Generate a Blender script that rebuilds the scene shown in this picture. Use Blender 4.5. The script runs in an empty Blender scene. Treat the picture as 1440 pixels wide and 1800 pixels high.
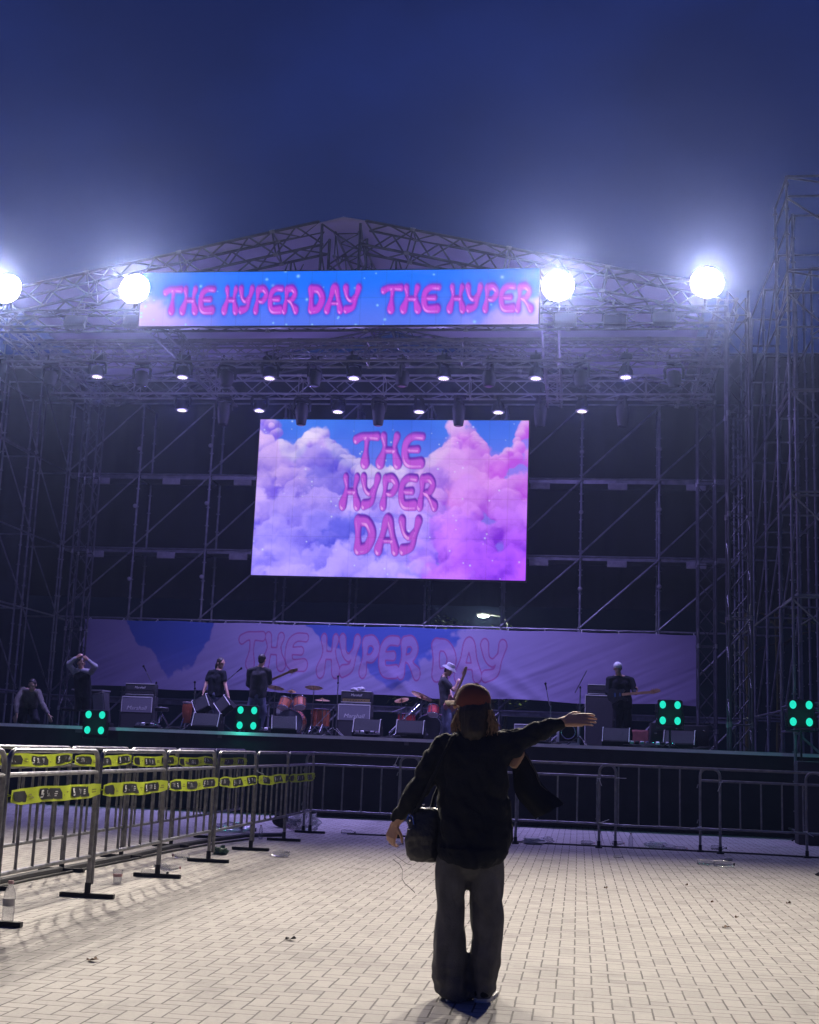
import bpy, bmesh, math, random
import numpy as np
from mathutils import Vector, Matrix, noise as mnoise

# ------------------------------------------------------------------ camera
S = bpy.context.scene
COL = S.collection
PI = math.pi
def rad(a): return math.radians(a)
FPX = 2250.0; CAM_H = 1.3
YAW, PIT, ROL = rad(7.8), rad(10.47), rad(2.25)
_f0 = Vector((-math.sin(YAW), math.cos(YAW), 0)); _r0 = Vector((math.cos(YAW), math.sin(YAW), 0)); _z = Vector((0, 0, 1))
CF = _f0*math.cos(PIT) + _z*math.sin(PIT); _u0 = -_f0*math.sin(PIT) + _z*math.cos(PIT)
CR = _r0*math.cos(ROL) + _u0*math.sin(ROL); CU = -_r0*math.sin(ROL) + _u0*math.cos(ROL)
CC = Vector((0, 0, CAM_H))
cd = bpy.data.cameras.new("camera"); cam = bpy.data.objects.new("camera", cd); COL.objects.link(cam)
cd.sensor_fit = 'VERTICAL'; cd.sensor_height = 36.0; cd.lens = 36.0*FPX/1800.0
cd.clip_start = 0.1; cd.clip_end = 500
m = Matrix((CR, CU, -CF)).transposed().to_4x4(); m.translation = CC
cam.matrix_world = m
S.camera = cam

def ray(px, py): return CF*FPX + CR*(px-720) - CU*(py-900)
def at(px, py, Y):
    d = ray(px, py); return CC + d*(Y/d.y)
def gnd(px, py, z=0.0):
    d = ray(px, py); return CC + d*((z-CAM_H)/d.z)

# ------------------------------------------------------------------ world: dusk sky
w = bpy.data.worlds.new("World"); S.world = w; w.use_nodes = True
nt = w.node_tree; N = nt.nodes; L = nt.links; N.clear()
wo = N.new('ShaderNodeOutputWorld'); bg = N.new('ShaderNodeBackground'); tc = N.new('ShaderNodeTexCoord')
sep = N.new('ShaderNodeSeparateXYZ'); rmp = N.new('ShaderNodeValToRGB')
L.new(tc.outputs['Generated'], sep.inputs[0]); L.new(sep.outputs['Z'], rmp.inputs[0])
cr = rmp.color_ramp; cr.elements[0].position = 0.03; cr.elements[0].color = (0.004, 0.008, 0.030, 1)
cr.elements[1].position = 0.75; cr.elements[1].color = (0.005, 0.011, 0.082, 1)
e = cr.elements.new(0.30); e.color = (0.005, 0.014, 0.082, 1)
mp = N.new('ShaderNodeMapping'); mp.inputs['Scale'].default_value = (2.2, 1.0, 3.6); mp.inputs['Rotation'].default_value = (0.3, 0.7, 0.2)
nz = N.new('ShaderNodeTexNoise'); nz.inputs['Scale'].default_value = 2.2; nz.inputs['Detail'].default_value = 5
L.new(tc.outputs['Generated'], mp.inputs[0]); L.new(mp.outputs[0], nz.inputs[0])
mr = N.new('ShaderNodeMapRange'); mr.inputs[1].default_value = 0.42; mr.inputs[2].default_value = 0.72
mr.inputs[3].default_value = 0.95; mr.inputs[4].default_value = 1.7; L.new(nz.outputs[0], mr.inputs[0])
vm = N.new('ShaderNodeVectorMath'); vm.operation = 'SCALE'; L.new(rmp.outputs[0], vm.inputs[0]); L.new(mr.outputs[0], vm.inputs['Scale'])
L.new(vm.outputs[0], bg.inputs['Color']); bg.inputs['Strength'].default_value = 1.0; L.new(bg.outputs[0], wo.inputs[0])

S.view_settings.view_transform = 'Standard'; S.view_settings.look = 'None'
S.view_settings.exposure = 0.0; S.view_settings.gamma = 1.0
try:
    S.cycles.use_denoising = True
    S.cycles.max_bounces = 6; S.cycles.diffuse_bounces = 3; S.cycles.glossy_bounces = 3
    S.cycles.transmission_bounces = 5; S.cycles.volume_bounces = 0; S.cycles.transparent_max_bounces = 8
    S.cycles.caustics_reflective = False; S.cycles.caustics_refractive = False
    S.cycles.sample_clamp_indirect = 4.0
except Exception: pass

FLOOD_W = 11400.0      # each stage flood
WASH_W = 780.0         # each lit moving head, downwards
CANOPY_FILL_W = 60.0          # added fill under each lit head, brightens the canopy
HAZE = 0.00026

def spot(name, loc, target, watts, col, size, blend, radius, parent=None):
    l = bpy.data.lights.new(name, 'SPOT'); l.energy = watts; l.color = col; l.spot_size = size; l.spot_blend = blend
    l.shadow_soft_size = radius
    o = bpy.data.objects.new(name, l); COL.objects.link(o)
    d = (Vector(target)-Vector(loc)).normalized()
    o.rotation_euler = d.to_track_quat('-Z', 'Y').to_euler(); o.location = loc
    adopt(o, parent)
    return o
def adopt(o, parent):
    if parent:
        o.parent = parent; o.matrix_parent_inverse = (Matrix.Translation(parent.location) @ parent.rotation_euler.to_matrix().to_4x4()).inverted()
def point(name, loc, watts, col, radius, parent=None):
    l = bpy.data.lights.new(name, 'POINT'); l.energy = watts; l.color = col; l.shadow_soft_size = radius
    o = bpy.data.objects.new(name, l); COL.objects.link(o); o.location = loc
    adopt(o, parent)
    return o

# ------------------------------------------------------------------ materials
def mat(name, col, rough=0.6, metal=0.0, var=0.25, scale=8.0, bump=0.0, bscale=60.0, spec=0.5, sheen=0.0):
    m = bpy.data.materials.new(name); m.use_nodes = True
    n = m.node_tree.nodes; l = m.node_tree.links; p = n['Principled BSDF']
    t = n.new('ShaderNodeTexCoord'); q = n.new('ShaderNodeTexNoise'); q.inputs['Scale'].default_value = scale; q.inputs['Detail'].default_value = 5
    l.new(t.outputs['Object'], q.inputs[0])
    r = n.new('ShaderNodeValToRGB'); r.color_ramp.elements[0].position = .3; r.color_ramp.elements[1].position = .7
    r.color_ramp.elements[0].color = (*[c*(1-var) for c in col], 1); r.color_ramp.elements[1].color = (*[min(1, c*(1+var)) for c in col], 1)
    l.new(q.outputs[0], r.inputs[0]); l.new(r.outputs[0], p.inputs['Base Color'])
    p.inputs['Metallic'].default_value = metal
    mr = n.new('ShaderNodeMapRange'); mr.inputs[3].default_value = max(.03, rough-.1); mr.inputs[4].default_value = min(1, rough+.1)
    l.new(q.outputs[0], mr.inputs[0]); l.new(mr.outputs[0], p.inputs['Roughness'])
    p.inputs['Specular IOR Level'].default_value = spec
    if sheen: p.inputs['Sheen Weight'].default_value = sheen
    if bump:
        b = n.new('ShaderNodeBump'); b.inputs['Strength'].default_value = bump; b.inputs['Distance'].default_value = .01
        q2 = n.new('ShaderNodeTexNoise'); q2.inputs['Scale'].default_value = bscale; l.new(t.outputs['Object'], q2.inputs[0])
        l.new(q2.outputs[0], b.inputs['Height']); l.new(b.outputs[0], p.inputs['Normal'])
    return m
def emat(name, col, strength):
    m = bpy.data.materials.new(name); m.use_nodes = True
    n = m.node_tree.nodes; l = m.node_tree.links; n.clear()
    o = n.new('ShaderNodeOutputMaterial'); e = n.new('ShaderNodeEmission'); t = n.new('ShaderNodeTexCoord'); q = n.new('ShaderNodeTexNoise')
    q.inputs['Scale'].default_value = 30; l.new(t.outputs['Object'], q.inputs[0])
    mr = n.new('ShaderNodeMapRange'); mr.inputs[3].default_value = strength*.85; mr.inputs[4].default_value = strength*1.15
    l.new(q.outputs[0], mr.inputs[0]); l.new(mr.outputs[0], e.inputs['Strength'])
    e.inputs['Color'].default_value = (*col, 1); l.new(e.outputs[0], o.inputs[0]); return m
def attr_mat(name, emit=0.0, rough=.7):
    m = bpy.data.materials.new(name); m.use_nodes = True
    n = m.node_tree.nodes; l = m.node_tree.links
    a = n.new('ShaderNodeAttribute'); a.attribute_name = 'Col'
    if emit:
        n.clear(); a = n.new('ShaderNodeAttribute'); a.attribute_name = 'Col'
        o = n.new('ShaderNodeOutputMaterial'); e = n.new('ShaderNodeEmission'); e.inputs['Strength'].default_value = emit
        l.new(a.outputs['Color'], e.inputs['Color']); l.new(e.outputs[0], o.inputs[0])
    else:
        p = n['Principled BSDF']; l.new(a.outputs['Color'], p.inputs['Base Color']); p.inputs['Roughness'].default_value = rough
    return m

M = {}
M['steel'] = mat('galvanised steel', (.22, .22, .23), .36, .85, .35, 14, .15, 90)
M['steel_dull'] = mat('weathered barrier steel', (.26, .26, .27), .5, .7, .25, 12, .2, 80)
M['scaf'] = mat('scaffold tube', (.20, .20, .23), .45, .6, .3, 5)
M['truss'] = mat('aluminium truss', (.22, .22, .25), .4, .7, .2, 6)
M['truss_dark'] = mat('dark truss', (.07, .07, .085), .45, .5, .2, 6)
M['black'] = mat('black painted metal', (.012, .012, .014), .45, .2, .3, 20)
M['plastic'] = mat('black plastic', (.010, .010, .012), .7, 0, .3, 20, spec=.2)
M['rubber'] = mat('black rubber', (.012, .012, .012), .8, 0, .3, 20)
M['tolex'] = mat('black vinyl covering', (.022, .022, .024), .55, 0, .3, 60, .4, 300)
M['grille'] = mat('amp grille cloth', (.22, .21, .25), .85, 0, .15, 80, .5, 400)
M['grille_dark'] = mat('dark speaker grille', (.035, .035, .04), .7, 0, .3, 90, .5, 400)
M['cream'] = mat('white trim', (.75, .74, .72), .5, 0, .08)
M['gold'] = mat('gold panel', (.35, .27, .10), .4, .5, .2)
M['drape'] = mat('black cloth', (.008, .009, .013), .95, 0, .3, 3, .3, 12)
M['added_backing'] = mat('added dark sheet', (.016, .019, .034), .95, 0, .3, 3, .3, 12)
M['skirt'] = mat('stage skirt cloth', (.010, .011, .014), .95, 0, .4, 4, .4, 14)
M['deck'] = mat('stage deck', (.05, .048, .055), .45, 0, .4, 3, .1, 30)
M['canopy'] = mat('roof canopy cloth', (.50, .45, .66), .85, 0, .1, 1.2, .25, 3)
M['hill'] = mat('dark wooded hill', (.018, .026, .016), .95, 0, .5, .4)
M['chrome'] = mat('chrome', (.75, .75, .78), .15, 1, .05)
M['cymbal'] = mat('bronze cymbal', (.55, .36, .16), .3, .9, .15, 20)
M['drum_red'] = mat('red drum shell', (.42, .05, .05), .25, 0, .15, 8)
M['drum_orange'] = mat('amber drum shell', (.36, .10, .05), .25, 0, .2, 8)
M['drumhead'] = mat('drum head skin', (.75, .60, .60), .5, 0, .08)
M['drumgrey'] = mat('grey bass drum head', (.16, .15, .18), .6, 0, .15)
M['wood_red'] = mat('reddish wood cabinet', (.28, .10, .09), .45, 0, .2, 10)
M['skin'] = mat('skin', (.52, .30, .21), .5, 0, .08, 12)
M['hair'] = mat('dark brown hair', (.022, .014, .010), .5, 0, .4, 60)
M['hair_rim_lit'] = mat('brown hair with painted rim light', (.26, .16, .09), .45, 0, .4, 60)  # paler colour paints the rim light on the loose outer strands
M['c_black'] = mat('black cloth wear', (.004, .006, .012), .85, 0, .3, 12, .35, 70, spec=.3)
M['c_char'] = mat('charcoal cloth wear', (.03, .03, .036), .85, 0, .25, 12, .3, 70)
M['c_grey'] = mat('faded grey denim', (.092, .092, .098), .85, 0, .35, 9, .4, 120)
M['c_jean'] = mat('blue grey denim', (.10, .11, .17), .85, 0, .3, 9, .3, 90)
M['c_light'] = mat('light grey knit', (.28, .27, .30), .85, 0, .2, 9, .3, 90)
M['c_olive'] = mat('olive grey shirt', (.13, .12, .11), .85, 0, .25, 9, .3, 90)
M['cap_red'] = mat('rust red cap cloth', (.16, .036, .026), .85, 0, .15, 14, .35, 160)
M['cap_white'] = mat('pale cap cloth', (.6, .6, .62), .8, 0, .1)
M['leather'] = mat('black leather', (.03, .03, .032), .45, 0, .3, 14, .4, 50)
M['tan'] = mat('tan leather', (.30, .17, .11), .5, 0, .2, 14)
M['sole'] = mat('white shoe sole', (.7, .7, .68), .6, 0, .1)
M['wood'] = mat('guitar wood', (.35, .2, .1), .3, 0, .2, 8)
M['guitar_white'] = mat('white guitar lacquer', (.25, .25, .27), .25, 0, .05)
M['tape_y'] = mat('yellow barrier tape', (.60, .72, .03), .4, 0, .08, 6)
M['tape_k'] = mat('black tape print', (.02, .02, .02), .4, 0, .2)
M['tape_w'] = mat('white tape print', (.8, .8, .78), .4, 0, .05)
M['tape_d'] = mat('dark olive tape print', (.22, .21, .03), .4, 0, .1)
M['tie'] = mat('white cable tie', (.8, .8, .8), .4, 0, .05)
M['bark'] = mat('bark', (.10, .07, .05), .9, 0, .3, 10, .5, 40)
M['leaf'] = mat('tree leaf', (.10, .13, .03), .6, 0, .4, 3)
M['leaf_dry'] = mat('dry leaf', (.14, .07, .03), .8, 0, .4, 30)
M['paper'] = mat('paper litter', (.6, .58, .55), .8, 0, .1)
M['green_plastic'] = mat('green crumpled plastic', (.08, .16, .10), .35, 0, .3, 20)
M['capblk'] = mat('black bottle cap', (.02, .02, .02), .4)
M['cappink'] = mat('pale pink bottle cap', (.6, .35, .35), .4)
M['lens_off'] = mat('unlit lens', (.03, .03, .05), .12, 0, .2)
M['flood'] = emat('flood lamp face', (1.0, .93, .80), 90.0)
M['wash'] = emat('wash light lens', (.92, .80, 1.0), 1.7)
M['par'] = emat('green blinder lens', (.012, .62, .44), 1.35)
M['blue_led'] = emat('blue indicator', (.06, .10, .9), 1.2)
M['street'] = emat('street lamp face', (.88, 1.0, .82), 14.0)
def clear_plastic():
    m = bpy.data.materials.new('clear plastic'); m.use_nodes = True
    n = m.node_tree.nodes; l = m.node_tree.links; p = n['Principled BSDF']
    p.inputs['Base Color'].default_value = (.9, .92, .95, 1); p.inputs['Transmission Weight'].default_value = .8
    p.inputs['IOR'].default_value = 1.25; p.inputs['Alpha'].default_value = .55
    q = n.new('ShaderNodeTexNoise'); q.inputs['Scale'].default_value = 25; mr = n.new('ShaderNodeMapRange')
    mr.inputs[3].default_value = .05; mr.inputs[4].default_value = .3; l.new(q.outputs[0], mr.inputs[0]); l.new(mr.outputs[0], p.inputs['Roughness'])
    return m
M['clear'] = clear_plastic()

# ------------------------------------------------------------------ mesh helpers
class MB:
    def __init__(s): s.v = []; s.f = []; s.mi = []; s.k = 0
    def _add(s, vs, fs):
        o = len(s.v); s.v += [tuple(x) for x in vs]
        for f in fs: s.f.append([o+i for i in f]); s.mi.append(s.k)
    def box(s, c, d, rot=None, taper=None):
        hx, hy, hz = d[0]/2, d[1]/2, d[2]/2; vs = []
        for z in (-hz, hz):
            t = 1 if (taper is None or z < 0) else taper
            for x, y in ((-hx, -hy), (hx, -hy), (hx, hy), (-hx, hy)): vs.append(Vector((x*t, y*t, z)))
        if rot is not None: vs = [rot @ v for v in vs]
        vs = [v+Vector(c) for v in vs]
        s._add(vs, [(3, 2, 1, 0), (4, 5, 6, 7), (0, 1, 5, 4), (1, 2, 6, 5), (2, 3, 7, 6), (3, 0, 4, 7)]); return s
    def bbox(s, c, d, b=.012, rot=None):          # box with chamfered edges
        bm = bmesh.new(); bmesh.ops.create_cube(bm, size=1)
        for v in bm.verts: v.co = Vector((v.co.x*d[0], v.co.y*d[1], v.co.z*d[2]))
        bmesh.ops.bevel(bm, geom=bm.edges[:], offset=min(b, min(d)*.3), segments=2, affect='EDGES', profile=.5)
        bm.verts.index_update(); vs = [v.co.copy() for v in bm.verts]; fs = [[v.index for v in f.verts] for f in bm.faces]; bm.free()
        if rot is not None: vs = [rot @ v for v in vs]
        s._add([v+Vector(c) for v in vs], fs); return s
    def path(s, pts, r, n=8, closed=False, caps=True):
        pts = [Vector(p) for p in pts]; k = len(pts); rs = r if isinstance(r, (list, tuple)) else [r]*k
        vs = []; prev = None
        for i, p in enumerate(pts):
            if closed: t = (pts[(i+1) % k]-pts[i-1])
            else: t = pts[min(i+1, k-1)]-pts[max(i-1, 0)]
            t = t.normalized() if t.length > 1e-9 else Vector((0, 0, 1))
            if prev is None:
                a = Vector((0, 0, 1)) if abs(t.z) < .9 else Vector((1, 0, 0)); a = (a-t*a.dot(t)).normalized()
            else:
                a = prev-t*prev.dot(t); a = a.normalized() if a.length > 1e-6 else prev
            prev = a; b = t.cross(a)
            for j in range(n):
                th = 2*PI*j/n; vs.append(p+(a*math.cos(th)+b*math.sin(th))*rs[i])
        fs = []; seg = k if closed else k-1
        for i in range(seg):
            i2 = (i+1) % k
            for j in range(n): fs.append((i*n+j, i*n+(j+1) % n, i2*n+(j+1) % n, i2*n+j))
        if not closed and caps: fs += [tuple(range(n))[::-1], tuple((k-1)*n+j for j in range(n))]
        s._add(vs, fs); return s
    def tube(s, a, b, r, n=8): return s.path([a, b], r, n)
    def lathe(s, prof, c=(0, 0, 0), rot=None, n=20, sx=1, sy=1):
        vs = []; k = len(prof)
        for r, z in prof:
            for j in range(n):
                th = 2*PI*j/n; v = Vector((r*math.cos(th)*sx, r*math.sin(th)*sy, z)); vs.append((rot @ v if rot is not None else v)+Vector(c))
        fs = []
        for i in range(k-1):
            for j in range(n): fs.append((i*n+j, i*n+(j+1) % n, (i+1)*n+(j+1) % n, (i+1)*n+j))
        if prof[0][0] > 1e-4: fs.append(tuple(range(n))[::-1])
        if prof[-1][0] > 1e-4: fs.append(tuple((k-1)*n+j for j in range(n)))
        s._add(vs, fs); return s
    def ell(s, c, r, rot=None, n=14):
        prof = []
        for i in range(n//2+1):
            a = -PI/2+PI*i/(n//2); prof.append((max(1e-5, math.cos(a)), math.sin(a)))
        R = rot if rot is not None else Matrix.Identity(3)
        vs = []; k = len(prof)
        for q, z in prof:
            for j in range(n):
                th = 2*PI*j/n; vs.append(R @ Vector((q*math.cos(th)*r[0], q*math.sin(th)*r[1], z*r[2]))+Vector(c))
        fs = [(i*n+j, i*n+(j+1) % n, (i+1)*n+(j+1) % n, (i+1)*n+j) for i in range(k-1) for j in range(n)]
        s._add(vs, fs); return s
    def cap(s, a, b, ra, rb, n=12):                  # tapered capsule
        a = Vector(a); b = Vector(b); d = (b-a); ln = d.length
        if ln < 1e-6: return s.ell(a, (ra, ra, ra))
        d = d/ln; pts = []; rs = []
        for i in range(5):
            t = -PI/2+PI/2*i/5; pts.append(a+d*(ra*math.sin(t))); rs.append(max(1e-4, ra*math.cos(t)))
        pts.append(a); rs.append(ra); pts.append(b); rs.append(rb)
        for i in range(1, 6):
            t = PI/2*i/5; pts.append(b+d*(rb*math.sin(t))); rs.append(max(1e-4, rb*math.cos(t)))
        up = Vector((0, 0, 1)) if abs(d.z) < .9 else Vector((1, 0, 0)); x = (up-d*up.dot(d)).normalized(); y = d.cross(x); vs = []
        for p, r in zip(pts, rs):
            for j in range(n):
                th = 2*PI*j/n; vs.append(p+(x*math.cos(th)+y*math.sin(th))*r)
        k = len(pts); fs = [(i*n+j, i*n+(j+1) % n, (i+1)*n+(j+1) % n, (i+1)*n+j) for i in range(k-1) for j in range(n)]
        fs += [tuple(range(n))[::-1], tuple((k-1)*n+j for j in range(n))]
        s._add(vs, fs); return s
    def chain(s, pts, rs, n=12):
        for i in range(len(pts)-1): s.cap(pts[i], pts[i+1], rs[i], rs[i+1], n)
        return s
    def loft(s, rings, n=24):                         # rings: (centre, rx, ry)
        vs = []; k = len(rings)
        for c, rx, ry in rings:
            for j in range(n):
                th = 2*PI*j/n; vs.append(Vector(c)+Vector((rx*math.cos(th), ry*math.sin(th), 0)))
        fs = [(i*n+j, i*n+(j+1) % n, (i+1)*n+(j+1) % n, (i+1)*n+j) for i in range(k-1) for j in range(n)]
        fs += [tuple(range(n))[::-1], tuple((k-1)*n+j for j in range(n))]
        s._add(vs, fs); return s
    def poly(s, pts2, y0, y1, plane='xz', c=(0, 0, 0), rot=None):   # prism
        k = len(pts2); vs = []
        for y in (y0, y1):
            for a, b in pts2:
                v = Vector((a, y, b)) if plane == 'xz' else (Vector((y, a, b)) if plane == 'yz' else Vector((a, b, y)))
                vs.append((rot @ v if rot is not None else v)+Vector(c))
        fs = [tuple(range(k)), tuple(range(2*k-1, k-1, -1))]+[(i, k+i, k+(i+1) % k, (i+1) % k) for i in range(k)]
        s._add(vs, fs); return s
    def mesh(s, name, mats):
        me = bpy.data.meshes.new(name); me.from_pydata(s.v, [], s.f); me.update()
        for q in (mats if isinstance(mats, (list, tuple)) else [mats]): me.materials.append(q)
        if any(s.mi): me.polygons.foreach_set('material_index', s.mi)
        bm = bmesh.new(); bm.from_mesh(me); bmesh.ops.recalc_face_normals(bm, faces=bm.faces[:]); bm.to_mesh(me); bm.free()
        me.polygons.foreach_set('use_smooth', [True]*len(me.polygons))
        try: me.set_sharp_from_angle(angle=rad(38))
        except Exception: pass
        return me
    def build(s, name, mats, parent=None): return link(name, s.mesh(name, mats), parent)

def link(name, me, parent=None):
    o = bpy.data.objects.new(name, me); COL.objects.link(o)
    if parent: o.parent = parent
    return o
def thing(name, label, cat, loc=(0, 0, 0), rz=0, group=None):
    o = bpy.data.objects.new(name, None); COL.objects.link(o); o.location = loc; o.rotation_euler = (0, 0, rz)
    o.empty_display_size = .2
    return tag(o, label, cat, group)
def tag(o, label, cat, group=None):
    o['label'] = label; o['category'] = cat
    if group: o['group'] = group
    return o
def kids(o): return [c for c in bpy.data.objects if c.parent == o]
def dup(root, loc, rz=None, label=None, group=None, scale=None):
    r = root.copy(); COL.objects.link(r); r.location = loc
    if rz is not None: r.rotation_euler = (0, 0, rz)
    if label: r['label'] = label
    if group: r['group'] = group
    if scale: r.scale = scale
    for ch in kids(root):
        c = ch.copy(); COL.objects.link(c); c.parent = r
        for g in kids(ch):
            d = g.copy(); COL.objects.link(d); d.parent = c
    return r
def organic(mb, name, mats, voxel=.012, smooth=5, parent=None, disp=None):
    me = mb.mesh(name, mats); o = bpy.data.objects.new(name, me); COL.objects.link(o)
    r = o.modifiers.new('r', 'REMESH'); r.mode = 'VOXEL'; r.voxel_size = voxel; r.use_smooth_shade = True
    if smooth:
        q = o.modifiers.new('s', 'SMOOTH'); q.factor = .5; q.iterations = smooth
    dg = bpy.context.evaluated_depsgraph_get(); dg.update()
    me2 = bpy.data.meshes.new_from_object(o.evaluated_get(dg)); me2.name = name
    bpy.data.objects.remove(o); bpy.data.meshes.remove(me)
    if not me2.materials:
        for q in (mats if isinstance(mats, (list, tuple)) else [mats]): me2.materials.append(q)
    if disp:
        n = len(me2.vertices); co = np.empty(n*3); me2.vertices.foreach_get('co', co)
        no = np.empty(n*3); me2.vertices.foreach_get('normal', no); co = co.reshape(-1, 3); no = no.reshape(-1, 3)
        d = np.array([disp(Vector(c)) for c in co]); co += no*d[:, None]
        me2.vertices.foreach_set('co', co.ravel()); me2.update()
    me2.polygons.foreach_set('use_smooth', [True]*len(me2.polygons))
    return link(name, me2, parent)
def text_mesh(body, size, shear=0.0, extrude=.001):
    cu = bpy.data.curves.new('lettering', 'FONT'); cu.body = body; cu.size = size; cu.extrude = extrude; cu.shear = shear
    cu.align_x = 'CENTER'; cu.align_y = 'CENTER'; cu.resolution_u = 3
    o = bpy.data.objects.new('lettering', cu); COL.objects.link(o)
    dg = bpy.context.evaluated_depsgraph_get(); dg.update()
    me = bpy.data.meshes.new_from_object(o.evaluated_get(dg)); bpy.data.objects.remove(o); bpy.data.curves.remove(cu)
    return me
FRONT = Matrix(((1, 0, 0), (0, 0, -1), (0, 1, 0)))     # text plane xy -> facing -Y
def add_text(mb, body, size, c, rot=FRONT, shear=0., k=None, sx=1.0):
    me = text_mesh(body, size, shear); vs = [rot @ Vector((v.co.x*sx, v.co.y, v.co.z))+Vector(c) for v in me.vertices]; fs = [list(p.vertices) for p in me.polygons]
    old = mb.k
    if k is not None: mb.k = k
    mb._add(vs, fs); mb.k = old; bpy.data.meshes.remove(me)

# ------------------------------------------------------------------ setting: ground, hill
def herringbone():
    m = bpy.data.materials.new('herringbone concrete pavers'); m.use_nodes = True
    n = m.node_tree.nodes; l = m.node_tree.links; p = n['Principled BSDF']
    def mth(op, a, b=None, c=None):
        q = n.new('ShaderNodeMath'); q.operation = op
        for i, x in enumerate((a, b, c)):
            if x is None: continue
            if isinstance(x, (int, float)): q.inputs[i].default_value = x
            else: l.new(x, q.inputs[i])
        return q.outputs[0]
    U = .102; G = .053
    t = n.new('ShaderNodeTexCoord'); s = n.new('ShaderNodeSeparateXYZ')
    wob = n.new('ShaderNodeTexNoise'); wob.inputs['Scale'].default_value = 3.1; l.new(t.outputs['Object'], wob.inputs[0])
    sc = n.new('ShaderNodeVectorMath'); sc.operation = 'MULTIPLY_ADD'; l.new(wob.outputs['Color'], sc.inputs[0]); sc.inputs[1].default_value = (.012, .012, 0); l.new(t.outputs['Object'], sc.inputs[2])
    l.new(sc.outputs[0], s.inputs[0])
    x = mth('DIVIDE', s.outputs[0], U); y = mth('DIVIDE', s.outputs[1], U)
    ix = mth('FLOOR', x); iy = mth('FLOOR', y); fx = mth('SUBTRACT', x, ix); fy = mth('SUBTRACT', y, iy)
    c = mth('FLOORED_MODULO', mth('ADD', mth('SUBTRACT', ix, iy), 4000), 4)
    is0 = mth('COMPARE', c, 0, .1); is1 = mth('COMPARE', c, 1, .1); is2 = mth('COMPARE', c, 2, .1); is3 = mth('COMPARE', c, 3, .1)
    # 0|1 = one horizontal brick ; 2 over 3 = one vertical brick
    dl = mth('ADD', fx, is1); dr = mth('ADD', mth('SUBTRACT', 1, fx), is0)
    db = mth('ADD', fy, is2); dt = mth('ADD', mth('SUBTRACT', 1, fy), is3)
    d = mth('MINIMUM', mth('MINIMUM', dl, dr), mth('MINIMUM', db, dt))
    joint = n.new('ShaderNodeMapRange'); joint.interpolation_type = 'SMOOTHSTEP'; l.new(d, joint.inputs[0]); joint.inputs[1].default_value = G*.55; joint.inputs[2].default_value = G*1.25
    # brick id
    idx = mth('SUBTRACT', ix, is1); idy = mth('SUBTRACT', iy, is2)
    cmb = n.new('ShaderNodeCombineXYZ'); l.new(idx, cmb.inputs[0]); l.new(idy, cmb.inputs[1])
    wn = n.new('ShaderNodeTexWhiteNoise'); wn.noise_dimensions = '3D'; l.new(cmb.outputs[0], wn.inputs[0])
    big = n.new('ShaderNodeTexNoise'); big.inputs['Scale'].default_value = .55; big.inputs['Detail'].default_value = 6; l.new(t.outputs['Object'], big.inputs[0])
    fine = n.new('ShaderNodeTexNoise'); fine.inputs['Scale'].default_value = 42; fine.inputs['Detail'].default_value = 6; l.new(t.outputs['Object'], fine.inputs[0])
    val = mth('ADD', mth('MULTIPLY', wn.outputs['Value'], .13), mth('ADD', mth('MULTIPLY', big.outputs[0], .46), mth('MULTIPLY', fine.outputs[0], .40)))
    r = n.new('ShaderNodeValToRGB'); l.new(val, r.inputs[0])
    r.color_ramp.elements[0].position = .18; r.color_ramp.elements[0].color = (.27, .245, .225, 1)
    r.color_ramp.elements[1].position = .78; r.color_ramp.elements[1].color = (.52, .485, .44, 1)
    # stains
    st = n.new('ShaderNodeTexNoise'); st.inputs['Scale'].default_value = 1.9; st.inputs['Detail'].default_value = 8; st.inputs['Roughness'].default_value = .7; l.new(t.outputs['Object'], st.inputs[0])
    sm = n.new('ShaderNodeMapRange'); l.new(st.outputs[0], sm.inputs[0]); sm.inputs[1].default_value = .52; sm.inputs[2].default_value = .72; sm.inputs[3].default_value = 1; sm.inputs[4].default_value = .66
    jv = n.new('ShaderNodeTexNoise'); jv.inputs['Scale'].default_value = 2.6; jv.inputs['Detail'].default_value = 4; l.new(t.outputs['Object'], jv.inputs[0])
    jm = n.new('ShaderNodeMapRange'); l.new(jv.outputs[0], jm.inputs[0]); jm.inputs[1].default_value = .3; jm.inputs[2].default_value = .7; jm.inputs[3].default_value = .72; jm.inputs[4].default_value = 1.0
    jj = mth('SUBTRACT', 1, mth('MULTIPLY', mth('SUBTRACT', 1, joint.outputs[0]), jm.outputs[0]))
    mx = n.new('ShaderNodeMix'); mx.data_type = 'RGBA'; l.new(jj, mx.inputs['Factor']); mx.inputs['A'].default_value = (.036, .028, .023, 1); l.new(r.outputs[0], mx.inputs['B'])
    vo = n.new('ShaderNodeTexVoronoi'); vo.inputs['Scale'].default_value = 2.3; l.new(t.outputs['Object'], vo.inputs['Vector'])
    gm = n.new('ShaderNodeMapRange'); l.new(vo.outputs['Distance'], gm.inputs[0]); gm.inputs[1].default_value = .028; gm.inputs[2].default_value = .060; gm.inputs[3].default_value = .52; gm.inputs[4].default_value = 1
    odd = n.new('ShaderNodeMapRange'); l.new(wn.outputs['Value'], odd.inputs[0]); odd.inputs[1].default_value = .90; odd.inputs[2].default_value = .99; odd.inputs[3].default_value = 1; odd.inputs[4].default_value = .74
    s0 = n.new('ShaderNodeSeparateXYZ'); l.new(t.outputs['Object'], s0.inputs[0])
    dx = mth('ABSOLUTE', mth('ADD', s0.outputs[0], mth('ADD', 3.25, mth('MULTIPLY', mth('SUBTRACT', st.outputs[0], .5), 1.6))))
    tr = n.new('ShaderNodeMapRange'); l.new(dx, tr.inputs[0]); tr.inputs[1].default_value = .05; tr.inputs[2].default_value = .55; tr.inputs[3].default_value = .74; tr.inputs[4].default_value = 1
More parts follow.
